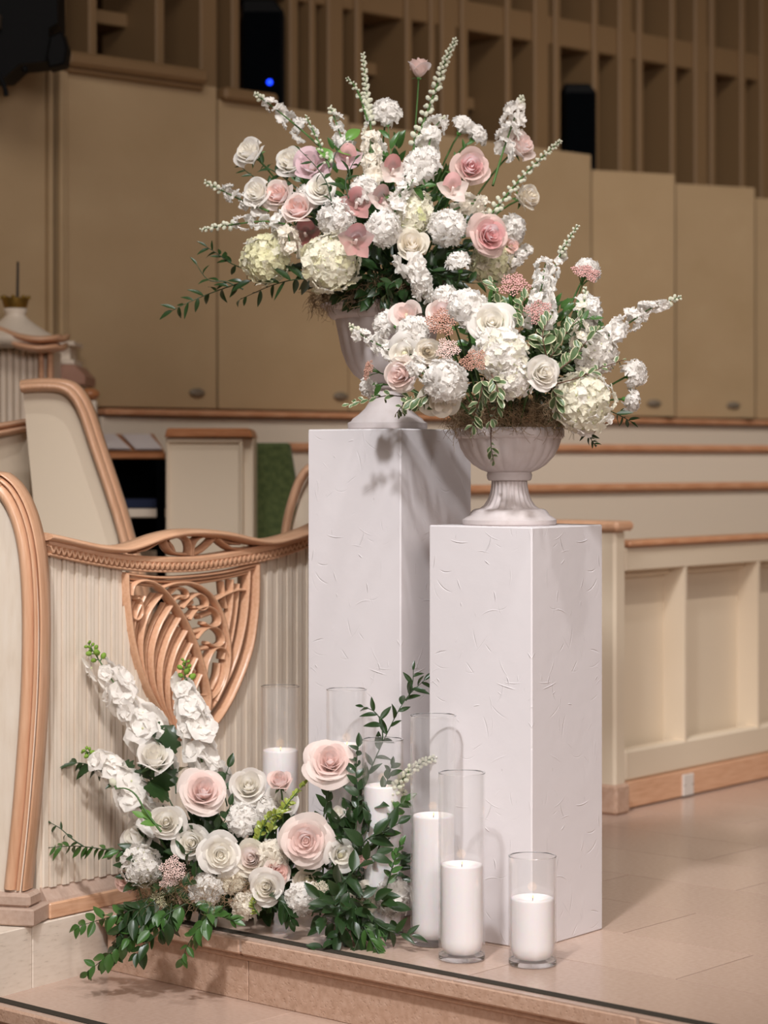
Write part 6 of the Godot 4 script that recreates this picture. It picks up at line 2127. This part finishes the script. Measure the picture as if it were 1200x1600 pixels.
	sprig("ruscus", [[130, 1322, 0.03], [112, 1310, 0.03], [95, 1295, 0.03], [78, 1285, 0.03]], "lance", 20, 11, "leaf_dark", "short upturned shoot on the lower level leaf spray")
	sprig("ruscus", [[250, 1412, 0.1], [215, 1425, 0.12], [175, 1432, 0.12], [120, 1448, 0.12]], "broad", 32, 11, "leaf_mid", "leaf spray trailing over the step towards the marble wall", "stem_dark", 0.05, "foliage", 2)
	sprig("ruscus", [[262, 1415, 0.12], [230, 1440, 0.15], [195, 1470, 0.17], [160, 1500, 0.17], [135, 1520, 0.17]], "broad", 31, 11, "leaf_mid", "longest leaf spray hanging down to the marble wall corner", "stem_dark", 0.05, "foliage", 2)
	sprig("ruscus", [[268, 1412, 0.13], [262, 1440, 0.16], [235, 1470, 0.17], [212, 1492, 0.17]], "broad", 34, 12, "leaf_dark", "broad leaf spray hanging in front of the step riser", "stem_dark", 0.05, "foliage", 2)
	sprig("ruscus", [[245, 1405, 0.12], [225, 1418, 0.14], [200, 1425, 0.15], [190, 1445, 0.15]], "broad", 32, 8, "leaf_dark", "dense leaf tuft on the step beside the small bead cluster", "stem_dark", 0.05, "foliage", 2)
	sprig("ruscus", [[290, 1412, 0.12], [262, 1428, 0.15], [240, 1450, 0.16], [215, 1462, 0.16]], "broad", 33, 10, "leaf_mid", "leaf spray bunched over the step edge above the riser corner", "stem_dark", 0.05, "foliage", 2)
	sprig("ruscus", [[235, 1400, 0.12], [205, 1440, 0.16], [185, 1465, 0.16], [178, 1490, 0.16]], "broad", 34, 11, "leaf_dark", "dark leaf spray drooping between the marble wall and the riser", "stem_dark", 0.05, "foliage", 2)
	sprig("ruscus", [[330, 1415, 0.14], [320, 1440, 0.17], [300, 1465, 0.18], [283, 1500, 0.18]], "broad", 27, 9, "leaf_mid", "leaf spray hanging over the step edge below the low white carnation", "stem_dark", 0.05, "foliage", 2)
	sprig("ruscus", [[300, 1412, 0.12], [320, 1425, 0.14], [345, 1432, 0.15], [368, 1440, 0.15]], "broad", 25, 9, "leaf_mid", "short leaf spray on the step edge under the low white carnation", "stem_dark", 0.05, "foliage", 2)
	sprig("ruscus", [[545, 1400, 0.1], [540, 1440, 0.14], [520, 1470, 0.16], [490, 1495, 0.17]], "broad", 31, 10, "leaf_dark", "leaf spray hanging over the step edge in front of the white carnation")
	sprig("ruscus", [[550, 1400, 0.1], [570, 1450, 0.15], [595, 1495, 0.18], [620, 1535, 0.19]], "lance", 34, 9, "leaf_mid", "longest leaf spray trailing down over the black grip strip", "stem_dark", 0.05, "foliage", 2)
	sprig("ruscus", [[560, 1410, 0.1], [585, 1440, 0.13], [610, 1455, 0.14], [645, 1462, 0.14]], "lance", 33, 9, "leaf_dark", "leaf spray reaching to the foot of the tallest front candle")
	sprig("ruscus", [[555, 1420, 0.12], [562, 1455, 0.15], [552, 1490, 0.17], [545, 1520, 0.18]], "lance", 32, 10, "leaf_dark", "leaf spray hanging straight down over the step riser", "stem_dark", 0.05, "foliage", 2)
	sprig("ruscus", [[530, 1360, 0.08], [545, 1395, 0.12], [540, 1430, 0.13], [500, 1450, 0.14]], "broad", 36, 10, "leaf_dark", "broad dark leaves bending below the white lisianthus")
	sprig("ruscus", [[560, 1330, 0.06], [575, 1310, 0.08], [600, 1300, 0.08], [625, 1285, 0.06]], "broad", 38, 13, "leaf_dark", "big dark leaves between the lisianthus and the tallest candle")
	sprig("ruscus", [[520, 1395, 0.1], [545, 1370, 0.12], [570, 1345, 0.12], [590, 1335, 0.1]], "broad", 40, 13, "leaf_dark", "glossy broad leaves rising beside the white lisianthus")
	sprig("ruscus", [[550, 1290, 0.0], [568, 1230, 0.0], [598, 1160, -0.02], [632, 1095, -0.04], [664, 1062, -0.06]], "lance", 33, 12, "leaf_dark", "tall leaf spray climbing between the two pedestals")
	sprig("ruscus", [[598, 1160, 0.0], [596, 1130, 0.0], [585, 1112, 0.0], [566, 1104, 0.0]], "lance", 29, 11, "leaf_dark", "side shoot of the climbing spray pointing at the taller pedestal", "stem_dark", 0.2)
	sprig("ruscus", [[634, 1095, -0.03], [640, 1085, -0.03], [645, 1065, -0.03], [646, 1045, -0.03]], "lance", 28, 10, "leaf_dark", "topmost upright shoot of the climbing leaf spray", "stem_dark", 0.2)
	sprig("ruscus", [[555, 1300, 0.03], [560, 1250, 0.03], [556, 1205, 0.03], [560, 1165, 0.03]], "broad", 28, 9, "leaf_dark", "leaf spray standing beside the highest pink rose")
	sprig("ruscus", [[575, 1300, 0.04], [585, 1260, 0.04], [605, 1220, 0.04], [612, 1195, 0.04]], "broad", 25, 8, "leaf_dark", "leaf spray standing under the arching white bells")
	sprig("ruscus", [[590, 1330, 0.05], [605, 1290, 0.05], [620, 1262, 0.05], [634, 1250, 0.05]], "broad", 26, 8, "leaf_mid", "fresh leaf spray close to the wall of the tallest cylinder")
	sprig("ruscus", [[600, 1400, 0.07], [610, 1365, 0.08], [618, 1340, 0.08], [626, 1320, 0.08]], "broad", 22, 7, "leaf_mid", "small fresh leaves in front of the big white carnation")
	sprig("ruscus", [[500, 1300, 0.02], [508, 1265, 0.03], [512, 1240, 0.03], [515, 1215, 0.03]], "broad", 28, 10, "leaf_dark", "leafy stem under the highest pink rose")
	sprig("ruscus", [[270, 1260, 0.0], [255, 1235, 0.0], [230, 1215, 0.0], [205, 1200, -0.01]], "lobed", 42, 14, "leaf_dark", "dark lobed leaves behind the white rose between the delphiniums")
	sprig("ruscus", [[275, 1240, -0.01], [272, 1205, -0.02], [262, 1170, -0.02], [250, 1150, -0.02]], "lobed", 40, 13, "leaf_dark", "dark lobed leaves behind the raised white rose and the upright delphinium")
	sprig("leaf_blade", [[252, 1292, 0.11], [240, 1285, 0.12], [222, 1276, 0.13]], "broad", 32, 13, "leaf_fresh", "pair of bright leaves on the curved bud stem", "stem_green", 0.2)
	sprig("ruscus", [[355, 1260, 0.0], [350, 1235, 0.0], [352, 1215, 0.0], [358, 1196, 0.0]], "broad", 28, 11, "leaf_dark", "dark leaves beside the open pale pink rose")
	sprig("ruscus", [[330, 1300, 0.03], [345, 1290, 0.04], [355, 1275, 0.04], [360, 1255, 0.04]], "broad", 30, 12, "leaf_dark", "dark leaves under the open pale pink rose")
	sprig("goldenrod", [[415, 1310, 0.04], [430, 1285, 0.04], [450, 1255, 0.04], [475, 1225, 0.04]], "round", 13, 5, "leaf_yellow", "yellow-green bushy sprig beside the highest pink rose", "stem_green", 0.1, "foliage", 2)
	sprig("goldenrod", [[400, 1325, 0.05], [408, 1300, 0.05], [420, 1278, 0.05], [440, 1270, 0.05]], "round", 13, 5, "leaf_yellow", "yellow-green bushy sprig above the blush rose", "stem_green", 0.1, "foliage", 2)
	sprig("goldenrod", [[405, 1430, 0.1], [396, 1415, 0.11], [400, 1400, 0.11]], "round", 10, 4, "leaf_yellow", "small yellow-green sprig by the lowest carnation", "stem_green", 0.1, "foliage", 2)
	sprig("ruscus", [[425, 1400, 0.08], [440, 1410, 0.11], [450, 1425, 0.12], [455, 1440, 0.12]], "broad", 28, 9, "leaf_dark", "dark leaves between the loose white rose and the step edge", "stem_dark", 0.05, "foliage", 2)
	sprig("ruscus", [[300, 1330, 0.12], [290, 1335, 0.13], [282, 1325, 0.13]], "lance", 22, 8, "leaf_dark", "dark leaf lying across the half-hidden white rose", "stem_dark", 0.1)
	sprig("ruscus", [[250, 1400, 0.1], [290, 1385, 0.11], [310, 1362, 0.11]], "broad", 28, 12, "leaf_dark", "dark leaf spray over the bead-like clusters")
	filler("foliage", "dense dark leaves filling the body of the floor arrangement", 330, Vector3(-0.36, 0.13, -5.17), Vector3(0.24, 0.12, 0.07), 0.05, "leaf_dark")
	filler("foliage", "dark leaves packed between the pink roses and the climbing sprays", 220, at(560, 1350, 5.03), Vector3(0.10, 0.13, 0.04), 0.036, "leaf_dark")
	filler("foliage", "leaves spilling over the stone step under the white lisianthus", 45, at(545, 1425, 4.9), Vector3(0.10, 0.05, 0.05), 0.045, "leaf_dark", "broad", -0.2)
	moss("grey-brown moss along the foot of the floor arrangement", at(350, 1405, 5.06), 0.08, 300, 0.6, "moss")
	moss("brown moss at the outer foot of the floor arrangement", at(250, 1405, 5.06), 0.045, 160, 0.5, "moss_dark")
